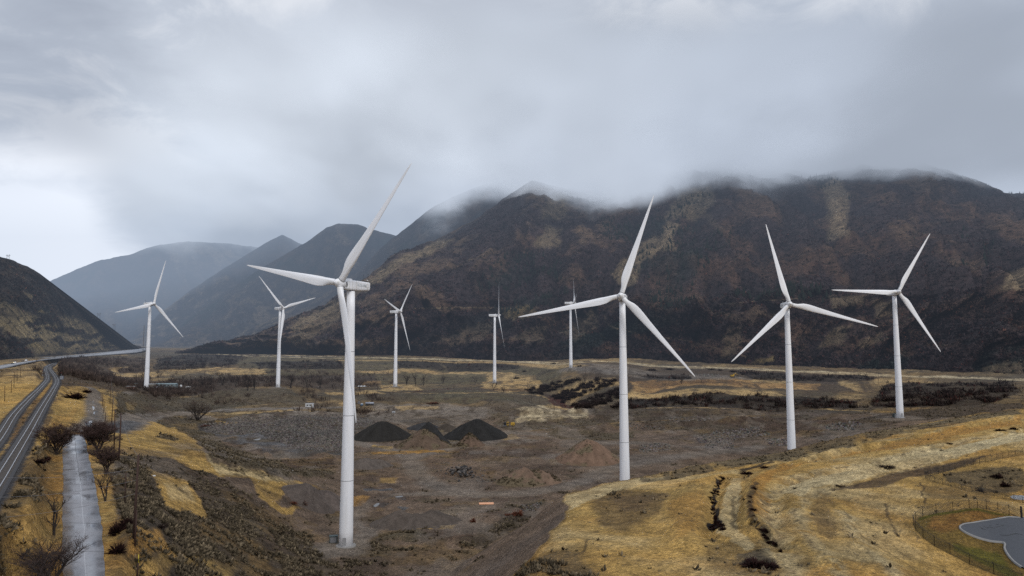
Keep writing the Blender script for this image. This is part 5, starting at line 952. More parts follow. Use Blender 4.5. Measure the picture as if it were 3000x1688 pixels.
for px, bt, tp_, lab in ((125, 1101, 1086, 'railway signal standing between the two tracks'), (179, 1108, 1092, 'railway signal right of the tracks beside its cabinet')):
    o = empty('railway_signal', hit(px, bt)); h = (bt-tp_)/2000*hit(px, bt)[1]; MB().tube([(0, 0, -.3), (0, 0, h)], .09, 8).build('post', M_steel, o); MB().box((0, -.15, h-.5), (.7, .2, 1.5)).build('signal_head', M_car, o, .04); MB().tube([(0, -.27, h-.2), (0, -.4, h-.2)], .14, 10).build('lamp', M_red2, o); MB().box((0, 0, .5), (.8, .6, 1.0)).build('base_box', M_wh, o, .04); tag(o, lab, 'railway signal')
# yellow machine
c = hit(1492, 1250); o = empty('wheel_loader', c, .05)
MB().box((2.4, 0, 2.0), (3.0, 2.2, 1.9), taper=.9).build('engine_body', M_yel, o, .12); MB().box((-1.1, 0, 2.1), (1.7, 2.1, 2.3), taper=.85).build('cab', M_yel, o, .08); MB().box((-1.1, -1.02, 2.5), (1.1, .08, .9)).build('cab_window', M_glass, o)
MB().box((-3.1, 0, 2.0), (1.8, 2.5, 1.9), taper=.95).build('bucket', M_car, o, .05); MB().box((.5, -.4, 2.9), (2.2, .3, .3)).build('lift_arm', M_rust, o); MB().box((-3.1, 0, .75), (2.1, 2.6, .3)).build('bucket_edge', M_steel, o)
for x_ in (-1.0, 2.7):
    for s_ in (-1, 1): w_ = MB().tube([(x_, s_*.8, .8), (x_, s_*1.3, .8)], .82, 18).build('wheel', M_dark, o); MB().tube([(x_, s_*1.28, .8), (x_, s_*1.34, .8)], .38, 12).build('rim', M_yel, w_)
tag(o, 'worn yellow wheel loader with a black bucket parked right of the black gravel piles', 'wheel loader')
c = hit(2146, 1106); o = empty('excavator', c, .3); MB().box((0, 0, .5), (4.2, 3, .9)).build('tracks', M_dark, o, .1); MB().box((-.5, 0, 1.9), (3.6, 2.6, 1.5)).build('body', M_yel, o, .1); MB().box((.9, -.7, 2.9), (1.4, 1.1, 1.6)).build('cab', M_yel, o, .08); MB().tube([(1.2, .4, 2.2), (4.2, .4, 4.4), (6.6, .4, 2.6)], .3, 6).build('boom', M_yel, o); MB().box((6.8, .4, 1.6), (1.1, 1.0, 1.2), taper=1.2).build('bucket', M_dark, o); tag(o, 'rusty yellow excavator far away at the end of the debris strip', 'excavator')
b = MB(); b.box((0, 0, .12), (5.6, 3.0, .10)); b.box((0, 0, .04), (5.2, .2, .08)); o = b.build('plywood_board', M_orng, None, .01); o.location = hit(1425, 1476); o.rotation_euler[2] = .1; tag(o, 'flat pale orange board lying on the quarry floor', 'board')
# ------------------------------------------------------------------ gravel piles and mounds
M_soil = vcolmat('loose_soil', [(1.2, .2, 0), (5, .2, 0)], 1, .25)
def pile(px, py, r, h, colr, lab, name='gravel_pile', cat='gravel pile', asp=1.0, rz=0, scrub=0, sharp=1.0, lobes=None, seed=1, grp=None):
    c = hit(px, py); na, nr = 90, 44; a, q = np.meshgrid(np.linspace(0, 2*np.pi, na, endpoint=False), np.linspace(0, 1, nr), indexing='ij')
    rr = r*(1+.10*fbm(np.cos(a)*1.5+seed, np.sin(a)*1.5, seed, 3)+.04*fbm(np.cos(a)*6, np.sin(a)*6+seed, seed+1, 2)); x = rr*q*np.cos(a); y = rr*q*np.sin(a)*asp
    t = 1-q; pf = np.where(t > .7, .7+.3*np.sin(np.clip((t-.7)/.3, 0, 1)*1.25)/1.25/1.0, t); pf = (pf/pf.max())**sharp; pf = pf*(1+.10*fbm(np.cos(a)*1.2+q*2+seed, np.sin(a)*1.2, seed+12, 3)*np.sin(np.pi*q))
    z = h*pf
    if lobes: z = np.max([h*k*np.clip(1-np.hypot(x-lx*r, (y-ly*r*asp)/asp)/(lr*r), 0, 1)**sharp for lx, ly, lr, k in lobes], 0)*np.where(q < .98, 1, 0); z = z*(.9+.1*np.cos(q*1.5))
    rill = (1-2*np.abs(fbm(np.cos(a)*8+seed, np.sin(a)*8+q, seed+3, 4)))*.38*np.sin(np.pi*np.clip(q, 0, 1)); z = z+rill*(h/8)+fbm(x/1.6, y/1.6, seed+4, 4)*.32*(1+scrub*1.5)
    ca, sa = math.cos(rz), math.sin(rz); wx_, wy_ = c[0]+x*ca-y*sa, c[1]+x*sa+y*ca
    gz = hgt(wx_, wy_); z = gz+z-.25*sst(.9, 1., q)-.03
    n_ = fbm(x/2.5, y/2.5, seed+6, 4, .6); cc = np.array(colr)*(1+.35*n_)[..., None]*(1+.25*fbm(np.cos(a)*5, np.sin(a)*5, seed+8, 3))[..., None]; cc = np.clip(cc, .004, 1)
    if scrub: m = (sst(.0, .35, fbm(x/4, y/4, seed+7, 4)+.15*(scrub-.5)+(.25 if scrub > .6 else 0)*np.cos(a+2.2)))[..., None]; cc = lerp(cc, np.array(SAGE)*1.1, m)
    i, j = np.meshgrid(np.arange(na), np.arange(nr-1), indexing='ij'); b = i*nr+j; b2 = ((i+1) % na)*nr+j
    V_ = np.stack([wx_-c[0], wy_-c[1], z-c[2]], -1).reshape(-1, 3); o = npmesh(name, V_, np.stack([b, b+1, b2+1, b2], -1).reshape(-1, 4), M_soil, col=cc.reshape(-1, 3), smooth=True); o.location = c
    tag(o, lab, cat, grp); return wx_, wy_, z, (scrub*sst(.05, .3, fbm(x/4, y/4, seed+7, 4)+.1) if scrub else None)
BLK = (.022, .020, .018); BRN = (.175, .112, .077)
pile(1120, 1281, 20, 10.2, BLK, 'large black gravel pile just right of the nearest tower', seed=3); pile(1396, 1279, 21.5, 11.2, (.020, .019, .018), 'largest black gravel pile with sharp peak, left of the yellow loader', seed=9)
pile(1262, 1272, 12, 6.6, (.026, .025, .025), 'low black gravel heap between the two large black piles', seed=14); pile(1243, 1256, 13, 4.2, (.035, .034, .035), 'faint flat grey gravel heap behind the black piles', seed=19)
pile(1310, 1262, 9, 5, (.06, .048, .038), 'small brown scrubby heap between the black piles, behind the low one', 'dirt_mound', 'mound', scrub=.5, seed=41)
scr = []
scr.append(pile(1722, 1349, 17, 10.8, BRN, 'tall cone of brown earth left of the centre-right turbine tower', 'dirt_mound', 'mound', scrub=.25, seed=24)); scr.append(pile(1546, 1412, 15.5, 6.2, (.15, .10, .07), 'wide scrub-covered mound in front of the brown cone', 'dirt_mound', 'mound', asp=.75, scrub=.8, seed=29, lobes=[(-.1, 0, .95, 1), (.3, .1, .75, .85), (-.45, 0, .6, .55)]))
scr.append(pile(1240, 1303, 17.5, 6.6, (.105, .072, .050), 'broad brown mound with scrub in front of the black piles', 'dirt_mound', 'mound', asp=.7, scrub=.6, seed=33)); scr.append(pile(1377, 1303, 9.5, 5.2, (.115, .076, .053), 'small pointed scrub mound in front of the largest black pile', 'dirt_mound', 'mound', asp=.8, scrub=.6, seed=36))
pile(1220, 1532, 17, 4.6, (.092, .074, .062), 'long low grey gravel ridge right of the nearest turbine base', asp=.62, seed=44, lobes=[(-.35, 0, .62, 1), (.3, .1, .6, .85), (0, 0, .7, .7), (.65, .1, .3, .45)])
pile(906, 1466, 9.8, 5.6, (.105, .084, .072), 'grey-brown gravel pile left of the nearest tower', seed=52); pile(962, 1472, 8, 4.3, (.10, .08, .07), 'smaller gravel pile touching the left edge of the nearest tower', seed=55)
pile(1062, 1368, 10.5, 3.8, (.10, .082, .07), 'low smooth grey gravel dune right of the nearest tower', asp=.7, seed=58); pile(1118, 1362, 6.5, 2.5, (.10, .082, .07), 'smallest grey gravel dune beside the low smooth one', asp=.7, seed=61)
# ------------------------------------------------------------------ rocks
def rockmesh(seed, n=3):
    r_ = random.Random(seed); import bmesh as _b; bm = _b.new(); _b.ops.create_icosphere(bm, subdivisions=1, radius=1)
    for v in bm.verts: v.co = Vector((v.co.x*r_.uniform(.75, 1.2), v.co.y*r_.uniform(.7, 1.1), v.co.z*r_.uniform(.5, .85)))
    me = bpy.data.meshes.new('boulder'); bm.to_mesh(me); bm.free(); me.materials.append(M_rock[seed % 3]); return me
M_rock = [plain('rock_a', (.055, .048, .045), .85, scale=2, bump=.05), plain('rock_b', (.11, .095, .085), .85, scale=2, bump=.05), plain('rock_c', (.025, .023, .023), .85, scale=2, bump=.05)]
RM = [rockmesh(k) for k in range(6)]
for k in range(75):
    t = random.gauss(0, 1); px = 1352+t*26+random.uniform(-12, 12); py = 1388+random.gauss(0, 9)+t*2; c = hit(px, py); core = math.exp(-((px-1350)/38)**2-((py-1388)/14)**2); s_ = random.uniform(.35, .8)+core*random.uniform(.1, .75)
    o = link(bpy.data.objects.new('boulder', RM[k % 6])); o.location = (c[0], c[1], c[2]+core*random.uniform(.2, 2.6)+s_*.25); o.scale = (s_, s_, s_); o.rotation_euler = (random.uniform(-.5, .5), random.uniform(-.5, .5), random.uniform(0, 6)); tag(o, 'dark boulder in the rock heap left of the wide scrub mound', 'boulder', 'boulders of the rock heap on the quarry floor')
def rubble(name, spots, lab, seed):
    R_ = np.random.default_rng(seed); P_ = []
    for pts, n, s0, s1 in spots:
        q = np.array(pts); k = 0
        while k < n:
            p = (R_.uniform(q[:, 0].min(), q[:, 0].max()), R_.uniform(q[:, 1].min(), q[:, 1].max()))
            if sdf(pts, np.array([p[0]]), np.array([p[1]]))[0] < 0: P_.append((*hit(*p), R_.uniform(s0, s1)*R_.uniform(.6, 1.2))); k += 1
    P_ = np.array(P_); N_ = len(P_); base = np.array([(1, 0, 0), (-1, 0, 0), (0, 1, 0), (0, -1, 0), (0, 0, 1), (.5, .5, .6)]); F0 = np.array([(0, 2, 5), (0, 5, 4), (5, 2, 4), (2, 1, 4), (1, 3, 4), (3, 0, 4)])
    V_ = base[None]*R_.uniform(.5, 1.2, (N_, 6, 3)); a = R_.uniform(0, 6.28, N_); ca, sa = np.cos(a)[:, None], np.sin(a)[:, None]; V_ = np.stack([V_[..., 0]*ca-V_[..., 1]*sa, V_[..., 0]*sa+V_[..., 1]*ca, V_[..., 2]*.8], -1)*P_[:, 3][:, None, None]+P_[:, None, :3]
    F_ = (F0[None]+(np.arange(N_)*6)[:, None, None]).reshape(-1, 3); cc = (np.array([[.10, .088, .080]])*R_.uniform(.25, 1.9, (N_, 1)))*np.array([1, 1, 1])+R_.uniform(-.01, .01, (N_, 3)); cc = np.repeat(np.clip(cc, .01, 1), 6, 0)
    o = npmesh(name, V_.reshape(-1, 3), F_, M_soil, col=cc); tag(o, lab, 'rubble', kind='stuff')
rubble('rubble', [([(600,1262),(700,1222),(985,1212),(1075,1222),(1095,1240),(1035,1270),(1020,1325),(880,1318),(790,1288),(760,1268),(680,1275)], 9500, .25, .75), ([(590,1243),(690,1232),(680,1256),(600,1262)], 500, .3, .8), ([(1261,1380),(1300,1350),(1440,1385),(1440,1415),(1300,1405)], 500, .15, .4),
  ([(1860,1312),(1900,1298),(1960,1300),(1968,1322),(1880,1326)], 260, .3, .9), ([(2030,1280),(2100,1262),(2160,1275),(2150,1302),(2050,1298)], 420, .3, .9), ([(2110,1262),(2220,1250),(2260,1275),(2150,1285)], 350, .4, 1.1), ([(2245,1288),(2310,1284),(2316,1308),(2255,1305)], 160, .4, 1.1), ([(2065,1304),(2100,1302),(2100,1312),(2070,1314)], 80, .3, .9), ([(2110,1306),(2150,1304),(2150,1314),(2115,1316)], 90, .3, .7),
  ([(2400,1250),(2480,1235),(2540,1240),(2500,1262),(2430,1262)], 200, .4, 1.3), ([(1950,1225),(2080,1218),(2080,1232),(1970,1236)], 220, .3, .8), ([(1520,1480),(1590,1470),(1580,1495),(1530,1500)], 160, .2, .6), ([(1840,1240),(1960,1250),(1950,1262),(1850,1258)], 160, .3, .7), ([(2037,1097),(2108,1096),(2110,1103),(2040,1102)], 160, .4, 1.4), ([(1040,1240),(1100,1225),(1170,1232),(1090,1255)], 300, .2, .6)], 'broken grey rock spread over the quarry floor', 5)
# ------------------------------------------------------------------ vegetation
M_veg = vcolmat('dry_vegetation', [(2.5, .2, 0)], 1, .02, .9, .1)
def tufts(name, pts, size, K, up, wid, cols, lean=(0, 0), seed=0, parent=None, hang=0):
    "every tuft is K thin blades fanning from its base"
    R_ = np.random.default_rng(seed); N_ = len(pts); a = R_.uniform(0, 6.28, (N_, K)); e = R_.uniform(up, 1.45, (N_, K)); L_ = size[:, None]*R_.uniform(.55, 1.1, (N_, K))
    d = np.stack([np.cos(a)*np.cos(e)+lean[0], np.sin(a)*np.cos(e)+lean[1], np.sin(e)], -1); s_ = np.stack([-np.sin(a+.7), np.cos(a+.7), np.zeros_like(a)], -1); w = (wid*size[:, None]*R_.uniform(.6, 1.4, (N_, K)))[..., None]
    b0 = pts[:, None]+d*(L_*.05)[..., None]+np.stack([np.cos(a), np.sin(a), 0*a], -1)*(size[:, None]*.12)[..., None]; tip = b0+d*L_[..., None]; md = (b0+tip)/2
    V_ = np.stack([b0, md+s_*w, tip, md-s_*w], 2).reshape(-1, 3); F_ = np.arange(N_*K*4).reshape(-1, 4)
    sh = R_.uniform(.6, 1.35, (N_, K, 1, 1))*np.array([.55, .9, 1.15, .9])[None, None, :, None]; cc = (cols[:, None, None, :]*sh).reshape(-1, 3)  # blade shading put into the colour: dark root, lighter tip
    return npmesh(name, V_, F_, M_veg, parent, col=np.clip(cc, .003, .95))
def scatter(n, y0, y1, fld, thr=.5, amax=.86, power=1.0, seed=0):
    R_ = np.random.default_rng(seed); a = R_.uniform(-amax, amax, n); y = 1/(1/y1+(1/y0-1/y1)*R_.uniform(0, 1, n)**power); x = a*y; f = samp(fld, x, y)
    m = (R_.uniform(0, 1, n) < (f-thr*.3)/(1-thr*.3)) & (samp(RAILM, x, y) < .2) & (samp(ROADM, x, y) < .35); x, y = x[m], y[m]; z = hgt(x, y); c = C[np.clip(np.round(np.interp(x/y, A_, np.arange(len(A_)))).astype(int), 0, len(A_)-1), np.clip(np.round(np.interp(np.log(y), LYR, JR)).astype(int), 0, NR-1)]
    return np.stack([x, y, z], -1), c
GF = G*(1-.9*sst(.0, -.0001, -(G-.25)))*sst(.2, .5, G); INLAWN = sdf([hit(*p)[:2] for p in LAWNB], XX, YY) < .8; INLOT = INLAWN
GF = np.where(INLAWN, 0, GF); SG = SG*np.where(SD < 0, .45, 1); SF = np.where(INLAWN | (sdf([p[:2] for p in lp_], XX, YY) < .5), 0, SG)
p_, c_ = scatter(330000, 92, 520, GF, seed=11, power=1.1); R_ = np.random.default_rng(3); big = fbm(p_[:, 0]/9, p_[:, 1]/9, 401, 3); dk_ = R_.uniform(0, 1, (len(p_), 1))*np.clip(1.2+2.2*fbm(p_[:, 0]/12, p_[:, 1]/12, 420, 4, .6), .35, 3)[:, None]
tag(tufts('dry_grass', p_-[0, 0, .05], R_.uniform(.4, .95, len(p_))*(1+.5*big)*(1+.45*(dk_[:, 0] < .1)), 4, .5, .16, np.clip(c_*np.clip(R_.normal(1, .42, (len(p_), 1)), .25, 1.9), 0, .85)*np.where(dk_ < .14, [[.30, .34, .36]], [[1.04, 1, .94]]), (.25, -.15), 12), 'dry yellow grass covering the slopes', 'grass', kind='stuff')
SFc = SF*sst(-.35, .25, fbm(XX/5, YY/5, 402, 3, .6))
p_, c_ = scatter(290000, 92, 620, SFc, seed=13, power=1.15); R_ = np.random.default_rng(4); n_ = len(p_); mix_ = R_.uniform(0, 1, (n_, 1)); cc = lerp(np.array([[.040, .032, .021]]), np.array([[.21, .165, .108]]), mix_**1.5)
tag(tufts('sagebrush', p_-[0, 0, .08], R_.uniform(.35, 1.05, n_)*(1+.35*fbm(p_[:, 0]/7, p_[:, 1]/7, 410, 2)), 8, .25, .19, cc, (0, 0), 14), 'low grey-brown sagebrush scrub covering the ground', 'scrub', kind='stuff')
# scrub on the mounds
for k, (wx_, wy_, wz_, sm) in enumerate(scr):
    R_ = np.random.default_rng(50+k); i = R_.integers(0, wx_.shape[0], 900); j = (np.sqrt(R_.uniform(0, 1, 900))*(wx_.shape[1]-3)).astype(int); m = R_.uniform(0, .8, 900) < sm[i, j]; i, j = i[m], j[m]
    if k == 0: SC = np.stack([wx_[i, j], wy_[i, j], wz_[i, j]], -1)
    else: SC = np.concatenate([SC, np.stack([wx_[i, j], wy_[i, j], wz_[i, j]], -1)])
R_ = np.random.default_rng(60); tag(tufts('sagebrush', SC-[0, 0, .05], R_.uniform(.45, .95, len(SC)), 11, .3, .1, lerp(np.array([[.045, .035, .022]]), np.array([[.12, .095, .06]]), R_.uniform(0, 1, (len(SC), 1))), seed=61), 'low scrub growing over the earth mounds', 'scrub', kind='stuff')
# far thickets and woodland (masses nobody could count)
DK = np.where(YY > 430, FLD['dark'], 0); p_, c_ = scatter(110000, 430, 1400, DK*sst(-.15, .15, fbm(XX/14, YY/14, 403, 4, .6)), seed=15); R_ = np.random.default_rng(5); n_ = len(p_)
cc = np.array([[.026, .018, .016]])*R_.uniform(.6, 1.8, (n_, 1))*np.where(R_.uniform(0, 1, (n_, 1)) < .12, [[1.7, .9, .8]], [[1, 1, 1]])
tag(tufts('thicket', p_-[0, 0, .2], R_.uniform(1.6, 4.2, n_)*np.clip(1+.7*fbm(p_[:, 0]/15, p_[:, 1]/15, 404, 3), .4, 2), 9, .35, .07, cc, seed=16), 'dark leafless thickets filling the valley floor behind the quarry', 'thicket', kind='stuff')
RD = FLD['red']; p_, c_ = scatter(50000, 300, 1200, RD, seed=17); R_ = np.random.default_rng(6); n_ = len(p_); tag(tufts('willow_scrub', p_-[0, 0, .1], R_.uniform(.8, 2.0, n_), 8, .5, .06, np.array([[.085, .03, .024]])*R_.uniform(.5, 1.6, (n_, 1)), seed=18), 'low reddish willow scrub along the ravine', 'scrub', kind='stuff')
BR = np.where((YY > 560) & (AA < -.17) & (AA > -.7), np.clip(FLD['brown']*1.2, 0, 1), 0)*sst(-.35, .2, fbm(XX/16, YY/16, 405, 3)); p_, c_ = scatter(60000, 560, 1500, BR, seed=19); R_ = np.random.default_rng(7); n_ = len(p_)
tag(tufts('woodland', p_-[0, 0, .2], R_.uniform(2.5, 6.0, n_), 9, .75, .035, np.array([[.060, .042, .034]])*R_.uniform(.5, 1.6, (n_, 1)), seed=20), 'brown leafless woodland behind the nearest scrub hill', 'woodland', kind='stuff')
for nm, M5, n5, lo5, hi5, lb in (('mountain_shrubs', MM, 75000, .02, .9, 'leafless shrubs covering the big mountain slope'), ('hillside_shrubs', HS, 14000, .02, .97, 'leafless shrubs covering the left hill')):
    x5, y5, z5, g5, nb5, px5, py5, v5, c5 = M5; R_ = np.random.default_rng(len(nm)); i5 = R_.integers(0, x5.shape[0], n5*2); j5 = (R_.uniform(lo5, hi5, n5*2)*(x5.shape[1]-1)).astype(int); lum = c5[i5, j5].sum(-1); k5 = (R_.uniform(0, 1, n5*2) < np.clip(1.15-lum*6, .03, 1)) & (px5[i5, j5] > -60) & (px5[i5, j5] < 3080); i5, j5 = i5[k5][:n5], j5[k5][:n5]; n_ = len(i5)
    cc = np.clip(c5[i5, j5], .006, .05)*R_.uniform(.35, 1.9, (n_, 1))*np.where(R_.uniform(0, 1, (n_, 1)) < .2, [[1.5, .95, .8]], [[1, 1, 1]])
    tag(tufts(nm, np.stack([x5[i5, j5], y5[i5, j5], z5[i5, j5]], -1)-[0, 0, .4], R_.uniform(1.8, 4.6, n_), 4, .35, .2, cc, seed=len(nm)), lb, 'shrubs', kind='stuff')
# ------------------------------------------------------------------ bushes one can tell apart
def bushmesh(seed, K=420, col=(.026, .017, .015), up=.1, wid=.022):
    R_ = np.random.default_rng(seed); a = R_.uniform(0, 6.28, K); e = np.arcsin(R_.uniform(up, 1, K)); lump = 1+.3*np.sin(a*3+seed)+.2*np.sin(a*5+seed*2); L_ = R_.uniform(.55, 1.05, K)*lump*.8
    d = np.stack([np.cos(a)*np.cos(e), np.sin(a)*np.cos(e), np.sin(e)*.85], -1); b0 = d*(L_*R_.uniform(.15, .75, K))[:, None]; tip = d*L_[:, None]+R_.normal(0, .09, (K, 3)); s_ = np.cross(d, R_.normal(0, 1, (K, 3))); s_ /= np.linalg.norm(s_, axis=1)[:, None]; md = (b0+tip)/2; w = wid*R_.uniform(.5, 1.6, K)[:, None]
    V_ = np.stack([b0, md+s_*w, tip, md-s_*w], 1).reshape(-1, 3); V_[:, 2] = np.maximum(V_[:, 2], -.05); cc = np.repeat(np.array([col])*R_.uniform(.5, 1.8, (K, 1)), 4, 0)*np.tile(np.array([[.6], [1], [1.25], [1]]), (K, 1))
    me = npmesh('bush', V_, np.arange(K*4).reshape(-1, 4), M_veg, col=np.clip(cc, .003, 1)); m_ = me.data; bpy.data.objects.remove(me); return m_
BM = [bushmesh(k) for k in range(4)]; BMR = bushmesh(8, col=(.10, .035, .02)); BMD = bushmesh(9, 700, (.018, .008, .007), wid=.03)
def bush(c, w, h, lab, me, grp=None):
    o = link(bpy.data.objects.new('bush', me)); o.location = (c[0], c[1], c[2]-.15); o.scale = (w, w, h); o.rotation_euler[2] = random.uniform(0, 6.28); return tag(o, lab, 'bush', grp)
RV = [(1545,1145),(1600,1128),(1640,1120),(1700,1110),(1750,1108),(1800,1118),(1815,1150),(1815,1196),(1700,1198),(1655,1185),(1620,1165),(1560,1155)]; cnt = 0; used_ = []
while cnt < 115:
    p = (random.uniform(1545, 1815), random.uniform(1112, 1196))
    if sdf(RV, np.array([p[0]]), np.array([p[1]]))[0] > 0 or any(abs(p[0]-q[0]) < 11 and abs(p[1]-q[1]) < 4 for q in used_): 
        if random.random() < .995: continue
    if 1.0*math.sin(p[0]*.05+p[1]*.13) < -.35: continue
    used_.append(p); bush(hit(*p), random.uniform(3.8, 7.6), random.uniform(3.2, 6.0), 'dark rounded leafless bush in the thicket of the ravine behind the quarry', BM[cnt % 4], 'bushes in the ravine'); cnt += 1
for px, py, w, h, lab, me in [(1513,1110,5.5,4.5,'round dark bush standing alone on gold grass right of the edge-on turbine',BM[0]),(1536,1090,4,3.5,'small dark bush on the slope behind the lone round one',BM[1]),(1622,1067,5.5,3.6,'dark bush on the slope left of the farthest turbine',BM[2]),(1698,1074,5,3,'dark bush right of the farthest turbine foot',BM[3]),(1910,1085,9,3.4,'long dark bush between the track and the bare field, leftmost',BM[0]),(1960,1083,9,3.2,'long dark bush behind the long blade tip',BM[1]),(2085,1084,6,3.5,'dark bush on the gold strip below the mountain, left of three',BM[2]),(2110,1086,4,3,'middle dark bush on the gold strip below the mountain',BM[3]),(2148,1090,7,3.5,'widest dark bush on the gold strip below the mountain',BM[0]),(2176,1098,3,2.5,'small dark bush at the right end of the gold strip',BM[1]),
  (220,1168,7,4.5,'large dark bush in the hollow between the tracks and the gravel track',BMD),(253,1151,4,3.2,'small dark bush right beside the gravel track bend',BMD),(110,1357,3.2,1.6,'dark reddish bush on the bank below the tracks',BMD),(133,1347,2.0,1.2,'small dark reddish bush next to the concrete road bank',BMD),(345,1560,2.3,2.4,'large dark red bush left of the nearest leaning pole',BMD),(372,1538,2.0,1.9,'dark red bush touching the nearest leaning pole',BMD),(345,1620,1.7,2.3,'upright dark red bush below the larger one',BMD),(1518,1510,3.2,3.0,'rusty red bush at the foot of the grassy slope',BMR),(1487,1510,1.7,1.2,'small rusty bush left of the larger red bush',BMR),(1386,1530,1.5,2.4,'small upright rusty bush on the quarry floor',BMR),(885,1478,3.6,2.2,'rusty red willow bush in front of the grey gravel pile',BMR),(858,1476,2.4,1.5,'small rusty willow left of the gravel pile',BMR),(1268,1182,9,2.2,'long flat rusty bush at the back of the quarry yard',BMR),(601,1248,5,1.6,'low rusty bush below the lone multi-stemmed tree',BMR),(470,1545,2.2,1.2,'small dark scrub bush right of the leaning pole',BM[1]),
  (2210,1660,3.6,1.6,'dark bush at the bottom of the grass hill, largest of the foreground',BMD),(2255,1662,2.6,1.2,'dark bush at the right end of the foreground cluster',BMD),(2190,1390,3.4,1.5,'dark shrub row on the hill edge, left of two',BMD),(2245,1372,3.2,1.2,'dark shrub row on the hill edge, right of two',BMD),(2600,1370,4.2,1.5,'grey shrub on the pale grass above the long fence corner',BM[2]),(2930,1262,3.4,1.2,'dark shrub near the right edge high on the grass hill',BMD),(2970,1258,2.2,1.6,'small dark shrub nearest the right edge on the upper hill',BMD),(2780,1300,2,1,'tiny shrub midway along the upper grass slope',BM[0]),(2760,1320,1.4,.8,'tiny grey shrub in the middle of the pale grass band',BM[3]),
  (2920,1400,2.4,2.0,'dark bush in the hollow below the uphill fence',BMD),(2945,1425,2.2,1.8,'lower dark bush in the hollow below the uphill fence',BMD),(2870,1440,2.2,1.1,'brown bush beside the sparse wire fence',BM[1]),(2455,1425,2.4,1.,'small brown bush in the bare strip of the hill',BM[2]),(2332,1432,1.5,.8,'lone small shrub inside the curve of the terraces',BM[3])]: bush(hit(px, py), w, h, lab, me)
# black burnt-looking shrub line in the terrace cut
cutl = [(2118,1403),(2108,1412),(2100,1422),(2095,1436),(2090,1450),(2087,1462),(2088,1474),(2088,1486),(2091,1500),(2094,1512),(2098,1524),(2104,1534),(2110,1543),(2118,1550),(2092,1544),(2080,1550),(2222,1538),(2229,1550),(2238,1563),(2246,1575),(2258,1588),(2270,1598),(2286,1606),(2208,1432),(2200,1452),(2198,1475),(2200,1494),(2205,1512)]
for k, (px, py) in enumerate(cutl+cutl[:22]+cutl[:16]): bush(hit(px+random.gauss(0, 5), py+random.gauss(0, 5)), random.uniform(.35, 1.3), random.uniform(.3, 1.1), 'low black shrub in the narrow cut curving down the grass hill', BMD, 'black shrubs in the terrace cut')
# ------------------------------------------------------------------ bare trees
M_bark = plain('dark_bark', (.030, .022, .019), .9, scale=5, var=.2, bump=.02)
def tree(px, py, top, width, lab, stems=3, seed=1, dens=1.0, twc=(.055, .036, .031), tw=.018, spread=.6, dep=3, name='bare_tree', rad=None):
    c = hit(px, py); H_t = (py-top)/2000*math.hypot(c[1], 0)*1.02; Wd = width/2000*c[1]/2; r_ = random.Random(seed); o = empty(name, (c[0], c[1], c[2]-.1)); b = MB(); tws = []
    rad = rad or H_t*.018+.03
    def grow(p, d, L_, r, lv):
        n = 4 if lv < 2 else 3; pts_ = [p]; q = p
        for k in range(n):
            d = (d+Vector((r_.gauss(0, .13), r_.gauss(0, .13), r_.gauss(.05, .07)))).normalized(); q = q+d*(L_/n); pts_.append(q)
        if lv < 3: b.tube(pts_, [max(.012, r*(1-.7*k/n)) for k in range(n+1)], 5 if lv else 7, False)
        else: tws.append((pts_[0], pts_[-1], max(tw, r)))
        if lv >= dep+1: return
        kids = int([7, 7, 6, 4][min(lv, 3)]*dens)
        for k in range(kids):
            f = r_.uniform(.25, 1.0); i = min(int(f*n), n-1); base = pts_[i].lerp(pts_[i+1], f*n-i); a = r_.uniform(0, 6.28); sd = Vector((math.cos(a), math.sin(a), r_.uniform(-.1, .5)))
            nd = (d*r_.uniform(.5, 1.0)+sd*r_.uniform(.45, .95)).normalized(); grow(base, nd, L_*r_.uniform(.42, .66), r*.42, lv+1)
    for k in range(stems):
        a = 2*math.pi*k/stems+r_.uniform(-.4, .4); lean = spread*(Wd/H_t)*r_.uniform(.5, 1.4) if stems > 1 else .08; grow(Vector((r_.gauss(0, .1), r_.gauss(0, .1), 0)), Vector((math.cos(a)*lean, math.sin(a)*lean, 1)).normalized(), H_t*.62, rad*(1 if stems > 2 else 1.4), 0)
    # fit to the wanted size
    tv = np.array([t[1][:] for t in tws]); zm = np.percentile(tv[:, 2], 99); xm = np.percentile(np.abs(tv[:, :2]), 96); sz, sx_ = H_t/zm, Wd/xm
    b.v = [(v[0]*sx_, v[1]*sx_, v[2]*sz) for v in b.v]; b.build('trunk', M_bark, o)
    R_ = np.random.default_rng(seed); A = np.array([t[0][:] for t in tws])*[sx_, sx_, sz]; B_ = np.array([t[1][:] for t in tws])*[sx_, sx_, sz]; d = B_-A; s_ = np.cross(d, R_.normal(0, 1, d.shape)); s_ /= np.linalg.norm(s_, axis=1)[:, None]+1e-9; w = np.array([t[2] for t in tws])[:, None]*.9; md = A+d*.4
    V_ = np.stack([A, md+s_*w, B_, md-s_*w], 1).reshape(-1, 3); cc = np.repeat(np.array([twc])*R_.uniform(.6, 1.5, (len(A), 1)), 4, 0)
    npmesh('crown', V_, np.arange(len(A)*4).reshape(-1, 4), M_veg, o, col=cc); return tag(o, lab, 'tree')
tree(165,1332,1243,100,'dense rounded dark tree left of the far end of the concrete road',6,1,1.25,(.066,.043,.037),.030)
tree(287,1324,1236,95,'tallest dark tree right of the road end, nearest the pole pair',5,2,1.3,(.064,.041,.036),.030); tree(314,1387,1308,76,'dark bare tree in the middle of the row right of the road',4,3,1.25,(.064,.041,.036),.026); tree(308,1469,1375,55,'slender dark tree, nearest of the row right of the road',2,4,.95,(.064,.042,.036),.02)
tree(262,1305,1250,60,'low dark tree at the head of the row, touching the road',4,14,1.05,(.064,.042,.036),.024)
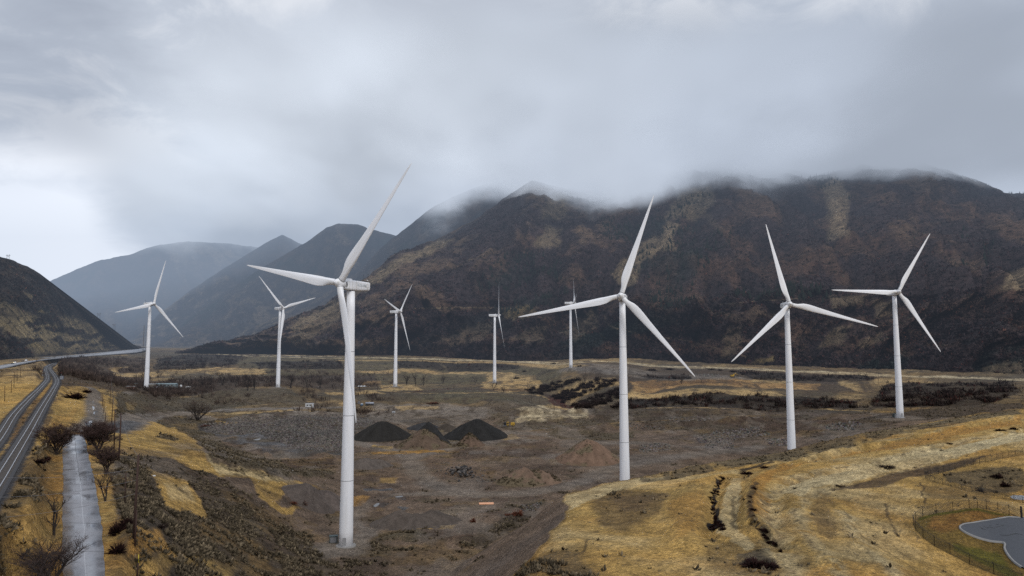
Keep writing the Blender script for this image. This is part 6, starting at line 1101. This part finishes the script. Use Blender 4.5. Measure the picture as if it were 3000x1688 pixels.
tree(159,1567,1442,80,'sparse black tree left of the wet road with crooked limbs',2,5,.8,(.03,.024,.022),.014,rad=.22); tree(110,1712,1581,150,'bare spreading tree at the bottom left corner of the picture',2,6,1.05,(.060,.044,.036),.013); tree(150,1722,1592,190,'many-stemmed bare tree leaning over the wet road at the bottom',5,7,1.1,(.060,.042,.038),.013,spread=1.0)
tree(579,1232,1176,68,'lone many-stemmed pale-barked tree beside the quarry road',7,8,.95,(.075,.055,.044),.03,spread=1.1,rad=.3)
for k, (px, py, top, w, lab) in enumerate([(1445,1143,1116,26,'small grey tree at the foot of the edge-on turbine'),(1476,1150,1132,20,'smaller grey tree right of the edge-on turbine'),(1192,1128,1090,26,'pale bare tree just right of the fourth turbine'),(1218,1130,1088,24,'tall pale bare tree, middle of the clump right of the fourth turbine'),(1240,1130,1092,24,'pale bare tree at the right of the clump by the fourth turbine'),(1298,1124,1098,22,'lone pale tree between the clump and the edge-on turbine'),(1392,1122,1102,18,'small pale tree left of the edge-on turbine'),
  (726,1145,1095,34,'bare brown tree left of the second turbine'),(745,1142,1098,30,'bare brown tree touching the second turbine tower on its left'),(852,1138,1092,34,'bare tree right of the second turbine'),(900,1140,1090,36,'bare tree midway between the second turbine and the nearest tower'),(938,1138,1096,30,'bare tree close behind the nearest tower'),(652,1128,1092,34,'bare tree on the gold field left of the second turbine'),(618,1126,1094,28,'bare tree just beyond the mobile home'),(590,1132,1104,22,'small bare tree by the white car near the mobile home'),(690,1130,1094,28,'bare tree in the brown wood, left of the second turbine pair'),(1715,1122,1098,18,'small dark tree on the field right of the farthest turbine'),(1996,1125,1102,20,'small dark tree left of the long blade tip'),(2055,1120,1104,16,'tiny dark tree right of the long blade tip')]): tree(px, py, top, w, lab, 2+k % 3, 30+k, .72, (.062,.045,.037), .05, .8, 2)
# weeds on the apron, the snow-white rubbish
for px, py, lab in [(451,1395,'white scrap of sheeting lying in the sagebrush right of the poles'), (858,1380,'white rubbish in the scrub below the rubble field')]:
    b = MB(); b.box((0, 0, .15), (.9, .5, .3), .3, .7); o = b.build('scrap', M_wh, None, .04); o.location = hit(px, py); tag(o, lab, 'rubbish')
